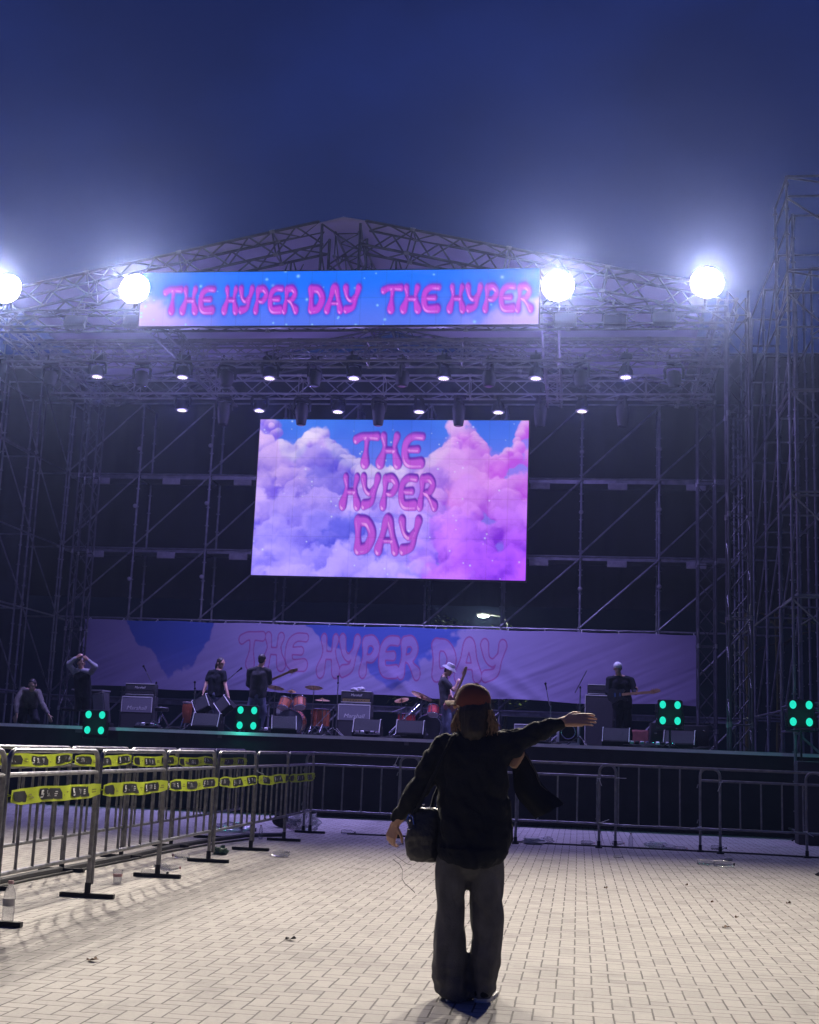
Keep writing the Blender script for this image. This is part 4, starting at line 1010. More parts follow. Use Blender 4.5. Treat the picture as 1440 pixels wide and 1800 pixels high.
# ---- foreground person in the red cap
def foreground_person():
    base = gnd(822, 1758); Y0 = base.y
    def W(px, py, dy=0.0): return at(px, py, Y0+dy)-base
    mb = MB()
    hc = W(829, 1244)
    fd = Vector((-.84, .50, .24)); B, r, f, u = head_mb(mb, hc, fd, .98)
    mb.cap(hc-Vector((0, 0, .06)), W(829, 1292), .05, .06)
    mb.cap(W(788, 1316), W(829, 1292), .038, .05); mb.cap(W(874, 1312), W(829, 1292), .038, .05)
    mb.cap(W(812, 1340), W(810, 1480), .078, .085); mb.cap(W(848, 1340), W(846, 1480), .078, .085)
    mb.chain([W(779, 1314), W(738, 1390, .02), W(696, 1447, .08)], [.038, .032, .026]); mb.chain([W(880, 1310), W(938, 1290, .05), W(990, 1268, .10)], [.038, .032, .026])
    hand(mb, W(696, 1446, .08), Vector((-.30, .10, -.95)), Vector((.55, .75, 0)), .75, 1, .98, .0088)
    hand(mb, W(991, 1268, .10), Vector((.985, .05, .13)), Vector((0, .80, -.60)), .20, 1, 1.12, .0082, .034)
    for s, hx, kx, ax in ((-1, 802, 797, 800), (1, 850, 854, 846)):
        mb.chain([W(hx, 1500), W(kx, 1625, .02), W(ax, 1738)], [.068, .048, .036]); mb.cap(W(ax, 1748), W(ax+4*s, 1752, .14), .04, .032)
    p = organic(mb, 'person', M['skin'], .0042, 3); p.location = base
    tag(p, 'person in rust red cap and black jacket seen from behind with right arm stretched out', 'person')
    # jacket
    j = MB()
    rows = [(1289, 806, 858, .07, 0), (1300, 776, 886, .095, 0), (1322, 764, 896, .125, 0), (1352, 763, 893, .140, .0), (1390, 768, 892, .145, 0), (1430, 768, 896, .15, 0), (1468, 767, 901, .165, 0), (1494, 768, 898, .172, 0), (1510, 774, 886, .170, 0)]
    j.loft([((W(a, y)+W(b, y))/2+Vector((0, dy, 0)), (W(b, y)-W(a, y)).length/2, ry) for y, a, b, ry, dy in rows[::-1]], 40)
    j.loft([((W(a, y)+W(b, y))/2+Vector((0, -.02, 0)), (W(b, y)-W(a, y)).length/2, ry) for y, a, b, ry in ((1524, 794, 862, .15), (1518, 780, 874, .165), (1505, 771, 888, .175), (1488, 769, 893, .172))], 40)
    j.cap(W(889, 1410), W(902, 1474), .03, .014); j.cap(W(896, 1455), W(894, 1486), .03, .02)
    j.chain([W(781, 1313), W(757, 1350), W(736, 1388, .02), W(712, 1418, .05), W(699, 1438, .07)], [.078, .074, .064, .050, .040])
    j.chain([W(874, 1310), W(908, 1300, .03), W(940, 1289, .05), W(968, 1279, .08), W(982, 1273, .095)], [.090, .070, .054, .043, .038])
    j.cap(W(880, 1325), W(902, 1318), .08, .06)
    j.lathe([(.062, -.02), (.075, .0), (.070, .035), (.058, .03)], W(829, 1291), None, 24)
    cre = lambda c: .011*max(0, 1-2.2*abs(mnoise.noise(Vector((c.x*5+c.z*3, c.y*4, c.z*5-c.x*2)))))**2
    folds = lambda c: -cre(c)+.8*.014*mnoise.noise(Vector((c.x*7, c.y*7, c.z*4)))+.012*mnoise.noise(Vector((c.x*19+c.z*9, c.y*15, c.z*11)))+.0035*mnoise.noise(c*38)
    organic(j, 'jacket', M['c_black'], .0085, 4, p, folds)
    # wide trousers
    t = MB()
    L = [(1496, 770, 826), (1530, 765, 824), (1572, 765, 819), (1620, 763, 818.5), (1660, 761, 819), (1700, 760.5, 822), (1728, 762, 824), (1744, 766, 827), (1757, 776, 828)]
    R_ = [(1496, 824, 884), (1530, 824, 885), (1572, 824, 885.5), (1620, 827, 886), (1660, 826, 884), (1700, 824, 880), (1728, 824, 874), (1744, 825, 870), (1754, 827, 868)]
    for rows, dd in ((L, 0), (R_, .03)):
        t.loft([((W(a, y)+W(b, y))/2+Vector((0, dd, 0)), (W(b, y)-W(a, y)).length/2, .125 if y < 1600 else .115) for y, a, b in rows[::-1]], 30)
    t.ell(W(826, 1512), (.170, .115, .11))
    def tf(c):
        h = c.z; k = max(0, 1-h/.30)
        return -.012*max(0, 1-2.4*abs(mnoise.noise(Vector((c.x*7+h*1.5, c.y*5, h*3.5)))))**2+.010*mnoise.noise(Vector((c.x*8, c.y*6, h*3.2)))+.010*mnoise.noise(Vector((c.x*20, c.y*16, h*7)))+k*.014*mnoise.noise(Vector((c.x*6, c.y*6, h*22)))
    organic(t, 'trousers', M['c_grey'], .0085, 3, p, tf)
    for ax, y, s, dd in ((800, 1755, -1, .035), (849, 1752, 1, .06)):
        q = MB(); a = W(ax, y, dd); a.z = .045
        q.cap(a+Vector((0, -.09, 0)), a+Vector((s*.03, .14, -.005)), .042, .036); q.cap(a+Vector((0, -.08, .03)), a+Vector((0, 0, .03)), .035, .042)
        sh = organic(q, 'shoe', M['c_black'], .009, 2, p)
        so = MB(); so.poly([(-.04, -.11), (-.03, -.125), (.03, -.125), (.04, -.11), (.048+.03*s, .12), (.03*s, .185), (-.048+.03*s, .12)], .002, .022, 'xy', (a.x, a.y, 0)); so.build('sole', M['sole'], sh)
    # hair
    h = MB(); h.ell(hc-f*.02+u*.0, (.083, .098, .10), B); h.cap(W(832, 1255, -.03), W(832, 1284, -.055), .085, .072); h.cap(W(812, 1255, .03), W(812, 1286, .02), .035, .028); h.cap(W(858, 1255, .0), W(862, 1288, -.02), .034, .026)
    hh = organic(h, 'hair', M['hair'], .0085, 3, p, lambda c: .006*mnoise.noise(Vector((c.x*60, c.y*60, c.z*7))))
    rg = random.Random(3); locks = {-1: MB(), 1: MB()}
    for _ in range(210):
        side = rg.choice((-1, 1, 1)); x0 = (808 if side < 0 else 861)+rg.uniform(-5, 5); dy = rg.uniform(-.07, .06)
        x1 = x0+side*rg.uniform(-1, 13); y1 = rg.uniform(1272, 1294)
        locks[side].path([W(x0, 1248, dy), W((x0+x1)/2+rg.uniform(-3, 3), 1264, dy), W(x1, y1-6, dy-.01), W(x1+rg.uniform(-3, 5), y1, dy-.012)], [.0036, .0036, .0028, .0010], 5)
    for q in locks.values(): q.build('hair_lock', M['hair_rim_lit'], hh)
    # cap
    c = MB(); cc = hc+u*.030
    prof = [(.001, .104), (.025, .1015), (.05, .094), (.073, .078), (.089, .052), (.096, .020), (.097, -.012), (.094, -.030), (.088, -.03), (.088, .02), (.07, .07), (.001, .096)]
    c.lathe(prof, cc, B, 36, .95, 1.06)
    c.ell(cc+u*.104, (.010, .010, .006), B)
    cp = c.build('cap', M['cap_red'], p)
    for k in range(6):
        a = k*PI/3+.2; pts = []
        for i in range(9):
            th = i/8*PI/2*.98; rr = .0975*math.sin(th); pts.append(cc+B @ Vector((rr*math.cos(a)*.95, rr*math.sin(a)*1.06, .104*math.cos(th)-.028*(i/8)**3)))
        s_ = MB(); s_.path(pts, .0016, 5); s_.build('seam', M['cap_red'], cp)
    bm = MB(); vs = []; nn = 14                        # brim
    for lay in (0, 1):
        for i in range(nn+1):
            a = -1.05+2.1*i/nn
            for rr, dz in ((.094, 0), (.13, -.004), (.165-.028*abs(a), -.014)):
                vs.append(cc+B @ Vector((math.sin(a)*rr*.93, math.cos(a)*rr*1.04, -.018+dz-.020*math.sin(a)**2-(.004 if lay else 0))))
    fs = []; W3 = 3*(nn+1)
    for i in range(nn):
        for k in range(2):
            a = i*3+k; fs += [(a, a+3, a+4, a+1), (W3+a, W3+a+1, W3+a+4, W3+a+3)]
        a = i*3+2; fs.append((a, a+3, W3+a+3, W3+a))
    for a in (0, 1, nn*3, nn*3+1): fs.append((a, a+1, W3+a+1, W3+a))
    bm._add(vs, fs); bm.build('brim', M['cap_red'], cp)
    s_ = MB(); s_.box(cc-f*.104-u*.012, (.05, .006, .012), B); s_.build('strap', M['sole'], cp)
    # finger ring glint
    g_ = MB(); rp = W(690, 1463, .10); g_.path([rp+Vector((.011*math.cos(k*PI/6), .004, .011*math.sin(k*PI/6))) for k in range(12)], .002, 5, closed=True); g_.build('ring', M['chrome'], p)
    # shoulder bag hanging at the left hip
    bl = thing('shoulder_bag', 'black leather shoulder bag hanging at the left hip of the person in the red cap', 'bag', base)
    q = MB(); a0, a1 = W(716, 1440), W(774, 1440); z0, z1 = W(740, 1512).z, W(740, 1428).z
    q.loft([((a0+a1)/2*1.0+Vector((dx, .02, z-a0.z)), wx, wy) for z, wx, wy, dx in ((z0-.012, .075, .05, .005), (z0+.02, .093, .075, 0), (z0+.12, .096, .085, 0), (z1-.06, .088, .07, .004), (z1, .078, .045, .008), (z1+.02, .05, .02, .01))], 28)
    organic(q, 'bag_body', M['leather'], .008, 3, bl, lambda c: .010*mnoise.noise(c*13)+.004*mnoise.noise(c*40))
    q = MB(); q.path([W(728, 1434, .0), W(744, 1400, -.06), W(770, 1350, -.145), W(795, 1296, -.10), W(800, 1290, .02), W(786, 1350, .17), W(764, 1400, .12), W(756, 1432, .04)], .011, 8); q.build('strap', M['c_black'], bl)
    q = MB(); q.path([W(718, 1452, -.03), W(716, 1440, -.03), W(719, 1432, -.02), W(726, 1436, -.03), W(728, 1450, -.05)], .006, 8)
    q.ell(W(745, 1414, -.07), (.009, .006, .006)); q.ell(W(721, 1441, -.05), (.006, .005, .011)); q.ell(W(719, 1457, -.05), (.012, .006, .005)); q.build('buckle', M['chrome'], bl)
    # bag swinging at the right side
    tb = thing('tote_bag', 'black cloth bag hanging below the outstretched right arm of the person in the red cap', 'bag', base)
    n = 22; vs = []; fs = []
    for lay in (0, 1):
        for j_ in range(n+1):
            v = j_/n
            A = W(897, 1332).lerp(W(903, 1398), min(1, v*1.6)).lerp(W(941, 1441), max(0, (v-.55)/.45)); Bq = W(921, 1320).lerp(W(951, 1378), min(1, v*2)).lerp(W(991, 1414), max(0, (v-.45)/.55))
            for i in range(n+1):
                s = i/n; q_ = A.lerp(Bq, s); bul = math.sin(PI*s)*(.035+.03*v)*(1 if lay else -1)
                vs.append(q_+Vector((0, .10+bul+.012*mnoise.noise(Vector((s*4, v*5, lay))), .008*mnoise.noise((s*5, v*4, 9)))))
    o_ = (n+1)**2
    for lay in (0, 1):
        for j_ in range(n):
            for i in range(n):
                a = lay*o_+j_*(n+1)+i; fs.append((a, a+1, a+n+2, a+n+1))
    for j_ in range(n):
        for i in (0, n): a = j_*(n+1)+i; fs.append((a, a+n+1, a+n+1+o_, a+o_))
    for i in range(n):
        for j_ in (0, n): a = j_*(n+1)+i; fs.append((a, a+1, a+1+o_, a+o_))
    q = MB(); q._add(vs, fs); q.build('bag_body', M['c_black'], tb)
    q = MB(); q.cap(W(904, 1341, .0), W(915, 1326, .0), .030, .024); q.cap(W(910, 1332, .0), W(919, 1321, .02), .024, .014); organic(q, 'handle', M['tan'], .006, 3, tb, lambda c: .003*mnoise.noise(c*50))
    q = MB(); q.path([W(919, 1319, .09), W(932, 1338, .085), W(943, 1358, .085), W(950, 1380, .09), W(968, 1396, .1), W(991, 1414, .1)], [.003, .006, .006, .005, .003, .002], 6); q.build('piping', M['leather'], tb)
foreground_person()

# ---- people on the stage
def stage_person(label, Y, P, cols, fd, hands, **kw):
    lx = at(P['base'], 1290, Y).x; base = Vector((lx, Y, FZ)); J = {}
    for k, q in P.items():
        if k == 'base': continue
        v = at(q[0], q[1], Y+(q[2] if len(q) > 2 else 0))-base; J[k] = v
    for s in 'LR':
        J['an'+s].z = max(J['an'+s].z, .085) if not kw.get('kneel') else J['an'+s].z
        if not kw.get('kneel'): J['an'+s].z = .085
    kw.pop('kneel', None)
    return figure(label, base, J, cols, fd, hands, **kw)
DN = (0, 0, -1)
stage_person('person crouching with both hands on the stage edge at far left', 25.3,
  dict(base=50, head=(57, 1204, -.25), neck=(55, 1214, -.1), chest=(53, 1224, .05), pelvis=(50, 1243, .5), shL=(41, 1213, 0), shR=(67, 1216, 0), elL=(29, 1232, -.2), elR=(74, 1237, -.2), wrL=(29, 1256, -.42), wrR=(86, 1257, -.42),
       knL=(38, 1266, .1), knR=(63, 1267, .1), anL=(42, 1266, .55), anR=(60, 1267, .55)),
  dict(top='c_olive', legs='c_black', top_name='shirt'), (0.1, -.9, -.45), {'L': (Vector((0, -.3, -1)), Vector((0, 1, 0)), .3), 'R': (Vector((.5, -.3, -1)), Vector((0, 1, 0)), .3)}, toes={'L': (0, 1, 0), 'R': (0, 1, 0)}, kneel=True, hair='short')
stage_person('person in dark clothes with grey sleeves raised around the head, beside the leaning speaker', 26.5,
  dict(base=147, head=(143, 1166), neck=(144, 1179), chest=(145, 1192), pelvis=(147, 1225), shL=(131, 1181), shR=(159, 1182), elL=(121, 1167, -.1), elR=(168, 1172, -.1), wrL=(134, 1156, -.1), wrR=(155, 1160, -.12),
       knL=(141, 1248), knR=(154, 1249), anL=(140, 1272), anR=(156, 1273)),
  dict(top='c_black', legs='c_black', top_name='sweater', sleeves='c_light'), (.3, -.9, -.3), {'L': (Vector((.7, 0, .5)), Vector((.3, 1, 0)), .5), 'R': (Vector((-.7, 0, .5)), Vector((-.3, 1, 0)), .5)})
stage_person('long haired person in black t-shirt lifting two floor monitors', 27.5,
  dict(base=378, head=(388, 1166), neck=(384, 1179), chest=(381, 1193), pelvis=(379, 1222), shL=(370, 1183), shR=(393, 1183, -.05), elL=(363, 1201, -.03), elR=(396, 1203, -.1), wrL=(358, 1217, -.12), wrR=(401, 1222, -.18),
       knL=(373, 1250), knR=(384, 1250), anL=(371, 1275), anR=(385, 1276)),
  dict(top='c_black', legs='c_jean', top_name='t_shirt'), (.85, -.45, -.25), {'L': (None, Vector((.6, .2, 0)), .9), 'R': (None, Vector((-.6, .2, 0)), .9)}, sleeve='short', hair='mid')
stage_person('musician in dark jacket and jeans with his back to the plaza, playing guitar', 26.3,
  dict(base=452, head=(461, 1160), neck=(458, 1173), chest=(456, 1187), pelvis=(453, 1224), shL=(439, 1180), shR=(472, 1180), elL=(437, 1203, .08), elR=(474, 1200, .1), wrL=(447, 1213, .3), wrR=(471, 1185, .34),
       knL=(437, 1253), knR=(463, 1252), anL=(433, 1281), anR=(456, 1283)),
  dict(top='c_char', legs='c_jean', top_name='jacket'), (.15, .98, -.12), {'L': (Vector((1, .2, 0)), Vector((0, -1, 0)), .7), 'R': (Vector((0, .2, 1)), Vector((-1, 0, 0)), .9)}, toes={'L': (-.3, 1, 0), 'R': (.3, 1, 0)})
stage_person('musician in bucket hat and dark shirt looking down at a bass, side on', 28.0,
  dict(base=782, head=(789, 1178, -.05), neck=(781, 1189), chest=(780, 1201), pelvis=(783, 1235), shL=(779, 1195, .16), shR=(781, 1196, -.16), elL=(790, 1212, .22), elR=(798, 1213, -.18), wrL=(795, 1226, .05), wrR=(803, 1203, -.16),
       knL=(784, 1259, .1), knR=(789, 1258, -.1), anL=(783, 1285, .1), anR=(790, 1286, -.1)),
  dict(top='c_char', legs='c_jean', top_name='shirt'), (.85, -.30, -.45), {'L': (Vector((.8, -.3, -.2)), Vector((0, 0, -1)), .6), 'R': (Vector((.3, -.1, .9)), Vector((.5, .5, 0)), .8)}, toes={'L': (1, -.2, 0), 'R': (1, -.3, 0)}, sleeve='short', headwear='bucket')
stage_person('musician in pale cap and dark jacket facing the plaza with a guitar', 26.2,
  dict(base=1094, head=(1086, 1175, -.05), neck=(1088, 1189), chest=(1090, 1203), pelvis=(1094, 1240), shL=(1071, 1195), shR=(1110, 1195), elL=(1068, 1217, -.05), elR=(1116, 1216, -.08), wrL=(1082, 1221, -.22), wrR=(1119, 1219, -.28),
       knL=(1087, 1272), knR=(1104, 1272), anL=(1086, 1305), anR=(1107, 1306)),
  dict(top='c_black', legs='c_black', top_name='jacket'), (-.05, -.95, -.3), {'L': (Vector((.9, -.2, -.2)), Vector((0, 1, 0)), .6), 'R': (Vector((.2, -.2, .8)), Vector((-1, 0, 0)), .8)}, headwear='beanie', flare=.02)

# ------------------------------------------------------------------ instruments and stage gear
def guitar(label, p, ndir, face, mtl, cat='guitar'):
    t = thing('electric_guitar', label, cat, p); n = Vector(ndir).normalized(); fc = Vector(face); fc = (fc-n*fc.dot(n)).normalized(); sd = n.cross(fc); R = Matrix((n, sd, fc)).transposed()
    out = [(-.20, -.10), (-.22, 0), (-.20, .10), (-.13, .155), (-.05, .145), (.0, .11), (.06, .10), (.12, .13), (.18, .125), (.17, .08), (.11, .04), (.10, -.04), (.14, -.085), (.12, -.12), (.06, -.11), (.0, -.10), (-.06, -.14), (-.13, -.15)]
    b = MB(); b.poly(out, -.022, .022, 'xy', (0, 0, 0), R); b.build('guitar_body', M[mtl], t)
    b = MB(); b.box(R @ Vector((.36, 0, .03)), (.56, .05, .022), R); b.build('neck', M['wood'], t)
    b = MB(); b.poly([(.63, -.03), (.66, -.045), (.82, -.05), (.84, .0), (.70, .035), (.63, .03)], .012, .03, 'xy', (0, 0, 0), R)
    for k in range(4): b.tube(R @ Vector((.67+.035*k, -.045, .02)), R @ Vector((.67+.035*k, -.075, .02)), .007, 6)
    b.build('headstock', M['wood'], t)
    b = MB(); b.box(R @ Vector((-.06, 0, .03)), (.03, .08, .016), R); b.box(R @ Vector((.04, 0, .03)), (.02, .07, .016), R); b.build('pickup', M['chrome'], t)
guitar('guitar held by the musician with his back to the plaza, its neck pointing up right', at(459, 1203, 26.62), (.86, .1, .42), (0, 1, .2), 'guitar_white')
guitar('dark bass held upright by the musician in the bucket hat', at(794, 1234, 27.85), (.40, -.1, .98), (.6, -.8, 0), 'wood_red', 'bass guitar')
guitar('dark guitar held by the musician in the pale cap', at(1087, 1222, 25.92), (.93, -.15, .10), (0, -1, .2), 'black')

def on_deck(px, Y): return Vector((at(px, 1295, Y).x, Y, FZ))
def amp_head(t, w, h, d, z, logo, gold=False):
    b = MB(); b.bbox((0, 0, z+h/2), (w, d, h), .015); b.build('head_cabinet', M['tolex'], t)
    b = MB(); b.box((0, -d/2-.002, z+h*.68), (w*.88, .008, h*.42)); b.build('grille', M['grille_dark'], t)
    b = MB(); b.box((0, -d/2-.003, z+h*.22), (w*.88, .010, h*.26))
    b.build('control_panel', M['gold'] if gold else M['grille_dark'], t)
    b = MB()
    for k in range(8): b.lathe([(.012, 0), (.010, .014), (.001, .016)], (-.36*w+.09*w*k, -d/2-.008, z+h*.22), Matrix.Rotation(rad(90), 3, 'X'), 10)
    b.build('knob', M['black'], t)
    b = MB(); b.box((0, -d/2-.004, z+h+.006), (w*.96, .02, .014)); b.box((0, -d/2-.006, z+.012), (w*.96, .01, .012)); b.build('piping', M['cream'], t)
    if logo: b = MB(); add_text(b, 'Marshall', h*.30, (0, -d/2-.010, z+h*.68), shear=.25); b.build('lettering', M['cream'], t)
def amp_cab(t, w, h, d, logo, slant=False):
    b = MB(); b.bbox((0, 0, h/2), (w, d, h), .018); b.build('cabinet', M['tolex'], t)
    b = MB(); b.box((0, -d/2-.004, h*.73), (w*.90, .010, h*.42)); b.build('grille', M['grille'], t)
    b = MB(); b.box((0, -d/2-.003, h*.26), (w*.90, .010, h*.42)); b.build('lower_grille', M['grille_dark'], t)
    b = MB(); b.box((0, -d/2-.006, h*.965), (w*.94, .016, .02)); b.box((-w*.465, -d/2-.006, h*.74), (.014, .014, h*.44)); b.box((w*.465, -d/2-.006, h*.74), (.014, .014, h*.44)); b.build('piping', M['cream'], t)
    if logo: b = MB(); add_text(b, 'Marshall', h*.16, (0, -d/2-.014, h*.64), shear=.25, sx=1.15); b.build('lettering', M['cream'], t)
    b = MB()
    for s in (-1, 1): b.bbox((s*(w/2+.006), 0, h*.6), (.02, .12, .05), .008)
    b.build('handle', M['rubber'], t)
def stack(px, Y, label, gold):
    t = thing('amp_cabinet', label[0], 'amplifier', on_deck(px, Y)); amp_cab(t, .76, .76, .36, True)
    p = on_deck(px+2, Y); p.z += .78; t2 = thing('guitar_amplifier', label[1], 'amplifier', p); amp_head(t2, .70, .25, .24, 0, True, gold)
stack(241, 28.4, ('guitar speaker cabinet with lit grille at the left of the stage', 'black amp head on top of the left speaker cabinet'), False)
stack(623, 28.6, ('guitar speaker cabinet with lit grille beside the first drum kit', 'amp head with gold panel on the cabinet beside the first drum kit'), True)
t = thing('bass_cabinet', 'tall dark bass speaker cabinet left of the musician in pale cap', 'amplifier', on_deck(1053, 28.2))
b = MB(); b.bbox((0, 0, .56), (.62, .42, 1.10), .02); b.build('cabinet', M['tolex'], t)
b = MB(); b.box((0, -.213, .54), (.55, .008, .98)); b.build('grille', M['grille_dark'], t)
b = MB(); b.box((0, -.214, 1.10), (.60, .016, .018)); b.box((-.302, -.214, .56), (.012, .012, 1.06)); b.box((0, -.214, .02), (.6, .012, .014)); b.build('piping', M['cream'], t)
t = thing('guitar_amplifier', 'bass amp head on top of the tall bass cabinet', 'amplifier', on_deck(1054, 28.2)+Vector((0, 0, 1.125))); amp_head(t, .54, .20, .30, 0, False)
t = thing('combo_amp', 'small combo amp with pale grille behind the outstretched arm', 'amplifier', on_deck(926, 28.0)); amp_cab(t, .55, .44, .28, False)
t = thing('combo_amp', 'white framed cabinet with a ringed speaker below the outstretched hand', 'amplifier', on_deck(999, 26.6))
b = MB(); b.bbox((0, .02, .27), (.46, .30, .52), .015); b.build('cabinet', M['cream'], t)
b = MB(); b.box((0, -.135, .28), (.36, .01, .42)); b.build('baffle', M['plastic'], t)
b = MB(); b.path([(.14*math.cos(k*PI/12), -.145, .28+.14*math.sin(k*PI/12)) for k in range(24)], .012, 8, closed=True); b.build('speaker_ring', M['chrome'], t)
b = MB(); b.lathe([(.13, 0), (.05, .05), (.001, .04)], (0, -.135, .28), Matrix.Rotation(rad(-90), 3, 'X'), 24); b.build('cone', M['grille_dark'], t)
t = thing('combo_amp', 'reddish wood combo cabinet right of the musician in pale cap', 'amplifier', on_deck(1125, 27.6))
b = MB(); b.bbox((0, 0, .20), (.40, .28, .38), .015, Matrix.Rotation(rad(-14), 3, 'Z')); b.build('cabinet', M['wood_red'], t)
b = MB(); b.box(Matrix.Rotation(rad(-14), 3, 'Z') @ Vector((0, -.143, .2))+Vector((0, 0, 0)), (.33, .008, .30), Matrix.Rotation(rad(-14), 3, 'Z')); b.build('grille', M['wood_red'], t)
def wedge(px, Y, label, w=.55, rz=0.0, z=None, rot=None, group='black floor monitors on the stage'):
    p = on_deck(px, Y)
    if z is not None: p.z = z
    t = thing('floor_monitor', label, 'speaker', p, rz, group); R = rot or Matrix.Identity(3)
    prof = [(-.22, 0), (.20, 0), (.22, .14), (.02, .36), (-.10, .36), (-.24, .10)]
    b = MB(); b.poly(prof, -w/2, w/2, 'yz', (0, 0, 0), R); b.build('cabinet', M['plastic'], t)
    b = MB(); mid = Vector((0, -.165, .235)); q = R @ Matrix.Rotation(rad(-28), 3, 'X')
    b.box(R @ mid, (w*.88, .012, .26), q); b.build('grille', M['grille_dark'], t)
    b = MB()
    for s in (-1, 1):
        b.path([R @ Vector((s*(w/2-.012), y, zz)) for y, zz in ((-.245, .10), (-.105, .365), (.02, .365))], .009, 6)
    b.build('edge_trim', M['cream'], t)
    b = MB(); b.bbox(R @ Vector((w/2+.004, -.02, .2)), (.012, .10, .05), .004, R); b.build('handle', M['black'], t)
wedge(364, 25.2, 'black floor monitor at the stage edge left of the second green light')
wedge(497, 25.0, 'black floor monitor at the stage edge in front of the first drum kit', .5, .3)
wedge(646, 25.3, 'black floor monitor at the stage edge in front of the lit guitar cabinet')
wedge(722, 25.0, 'black floor monitor at the stage edge in front of the second drum kit')
wedge(1084, 25.0, 'black floor monitor at the feet of the musician in pale cap', .52, -.1)
wedge(1196, 25.3, 'black floor monitor under the third green light', .6, -.2)
pA = at(361, 1237, 27.2); wedge(361, 27.2, 'floor monitor with white edges in the left hand of the long haired person', .36, 0, pA.z-.18, Matrix.Rotation(rad(-28), 3, 'Y') @ Matrix.Rotation(rad(8), 3, 'X'), 'floor monitors being carried')
pA = at(401, 1238, 27.2); wedge(402, 27.2, 'floor monitor with white edges in the right hand of the long haired person', .30, 0, pA.z-.16, Matrix.Rotation(rad(-42), 3, 'Y') @ Matrix.Rotation(rad(8), 3, 'X'), 'floor monitors being carried')
t = thing('stage_speaker', 'tall grey speaker leaning back beside the first green light', 'speaker', on_deck(180, 25.6))
R = Matrix.Rotation(rad(-10), 3, 'Y'); b = MB(); b.bbox(R @ Vector((0, 0, .40)), (.26, .30, .62), .02, R); b.build('cabinet', M['c_char'], t)
b = MB(); b.box(R @ Vector((0, -.155, .40)), (.22, .01, .56), R); b.build('grille', M['grille'], t); b = MB(); b.bbox((0.02, 0, .05), (.3, .3, .1), .01); b.build('base', M['plastic'], t)
t = thing('flight_case', 'dark flight case with shelf behind the leaning speaker', 'case', on_deck(157, 27.2))
b = MB(); b.bbox((0, 0, .40), (.60, .5, .78), .015); b.build('case_body', M['tolex'], t); b = MB(); b.box((-.02, -.05, .805), (.7, .5, .03)); b.build('shelf', M['c_light'], t)
b = MB()
for sx in (-.3, .3):
    for z in (.02, .78): b.bbox((sx, -.24, z), (.05, .05, .05), .01)
b.build('corner', M['chrome'], t)
t = thing('low_table', 'low black folding table at the left of the stage', 'table', on_deck(128, 26.0))
b = MB(); b.box((0, 0, .34), (.4, .4, .03)); b.build('tabletop', M['plastic'], t)
for sx in (-.17, .17):
    for sy in (-.17, .17): MB().tube((sx, sy, 0), (sx, sy, .33), .014, 6).build('leg', M['steel_dull'], t)

def mic_stand(label, foot, top, boom=None, mic=True, Y=27.0, group=None):
    f = on_deck(foot, Y); tp = at(top[0], top[1], Y)-f; t = thing('mic_stand', label, 'mic stand', f, 0, group)
    b = MB(); b.tube((0, 0, .05), (0, 0, max(.4, tp.z)), .011, 8); b.build('pole', M['steel'], t)
    for a in range(3):
        th = a*2*PI/3+foot; MB().tube((0, 0, .20), (.26*math.cos(th), .26*math.sin(th), .012), .010, 6).build('leg', M['black'], t)
    b = MB(); b.ell((0, 0, max(.4, tp.z)), (.022, .022, .03)); b.build('clutch', M['plastic'], t)
    if boom:
        a = at(boom[0], boom[1], Y-.1)-f; c = at(boom[2], boom[3], Y-.3)-f
        b = MB(); b.tube(a, c, .009, 8); b.build('boom', M['steel'], t); e = c; d = (c-a).normalized()
    else: e = Vector((0, 0, max(.4, tp.z))); d = Vector((0, -.3, 1)).normalized()
    if mic:
        b = MB(); b.cap(e, e+d*.12, .010, .014, 10); b.ell(e+d*.14, (.025, .025, .028)); b.build('microphone', M['plastic'], t)
mic_stand('mic stand with long boom rising above the left cabinet', 268, (267, 1200), (267, 1200, 257, 1180), True, 27.4)
mic_stand('straight chrome mic stand left of the long haired person', 337, (337, 1210), None, True, 27.0)
mic_stand('mic stand with boom reaching up right behind the long haired person', 392, (393, 1205), (390, 1204, 417, 1181), True, 28.2)
mic_stand('mic stand standing beside the first drum kit', 590, (591, 1200), None, True, 27.6)
mic_stand('low boom stand with the boom slanting down left beside the first drum kit', 584, (583, 1247), (590, 1240, 548, 1284), False, 27.4)
mic_stand('mic stand with thin gooseneck left of the white framed cabinet', 967, (966, 1238), (966, 1240, 961, 1212), True, 27.0)
mic_stand('mic stand with bright boom tilted up right beside the bass cabinet', 1019, (1019, 1208), (1011, 1218, 1032, 1178), False, 26.4)
mic_stand('low boom stand slanting left beside the second drum kit', 712, (712, 1240), (733, 1236, 684, 1292), False, 27.2)

def drum(mb_parent, name, c, r, h, rot, shell, head='drumhead', n=24):
    b = MB(); b.lathe([(r, -h/2), (r, h/2)], c, rot, n); o = b.build(name, M[shell], mb_parent)
    for s in (-1, 1):
        b = MB(); b.lathe([(.001, s*(h/2+.004)), (r*.97, s*(h/2+.003)), (r*.99, s*(h/2-.004))], c, rot, n); b.build('drum_head', M[head], o)
        b = MB(); Rm = rot or Matrix.Identity(3); b.path([Vector(c)+Rm @ Vector(((r+.006)*math.cos(k*2*PI/n), (r+.006)*math.sin(k*2*PI/n), s*(h/2))) for k in range(n)], .011, 6, closed=True); b.build('hoop', M['chrome'], o)
    b = MB(); Rm = rot or Matrix.Identity(3)
    for k in range(6):
        a = k*PI/3+.3; b.tube(Vector(c)+Rm @ Vector(((r+.014)*math.cos(a), (r+.014)*math.sin(a), -h/2)), Vector(c)+Rm @ Vector(((r+.014)*math.cos(a), (r+.014)*math.sin(a), h/2)), .006, 5)
    b.build('lug', M['chrome'], o)
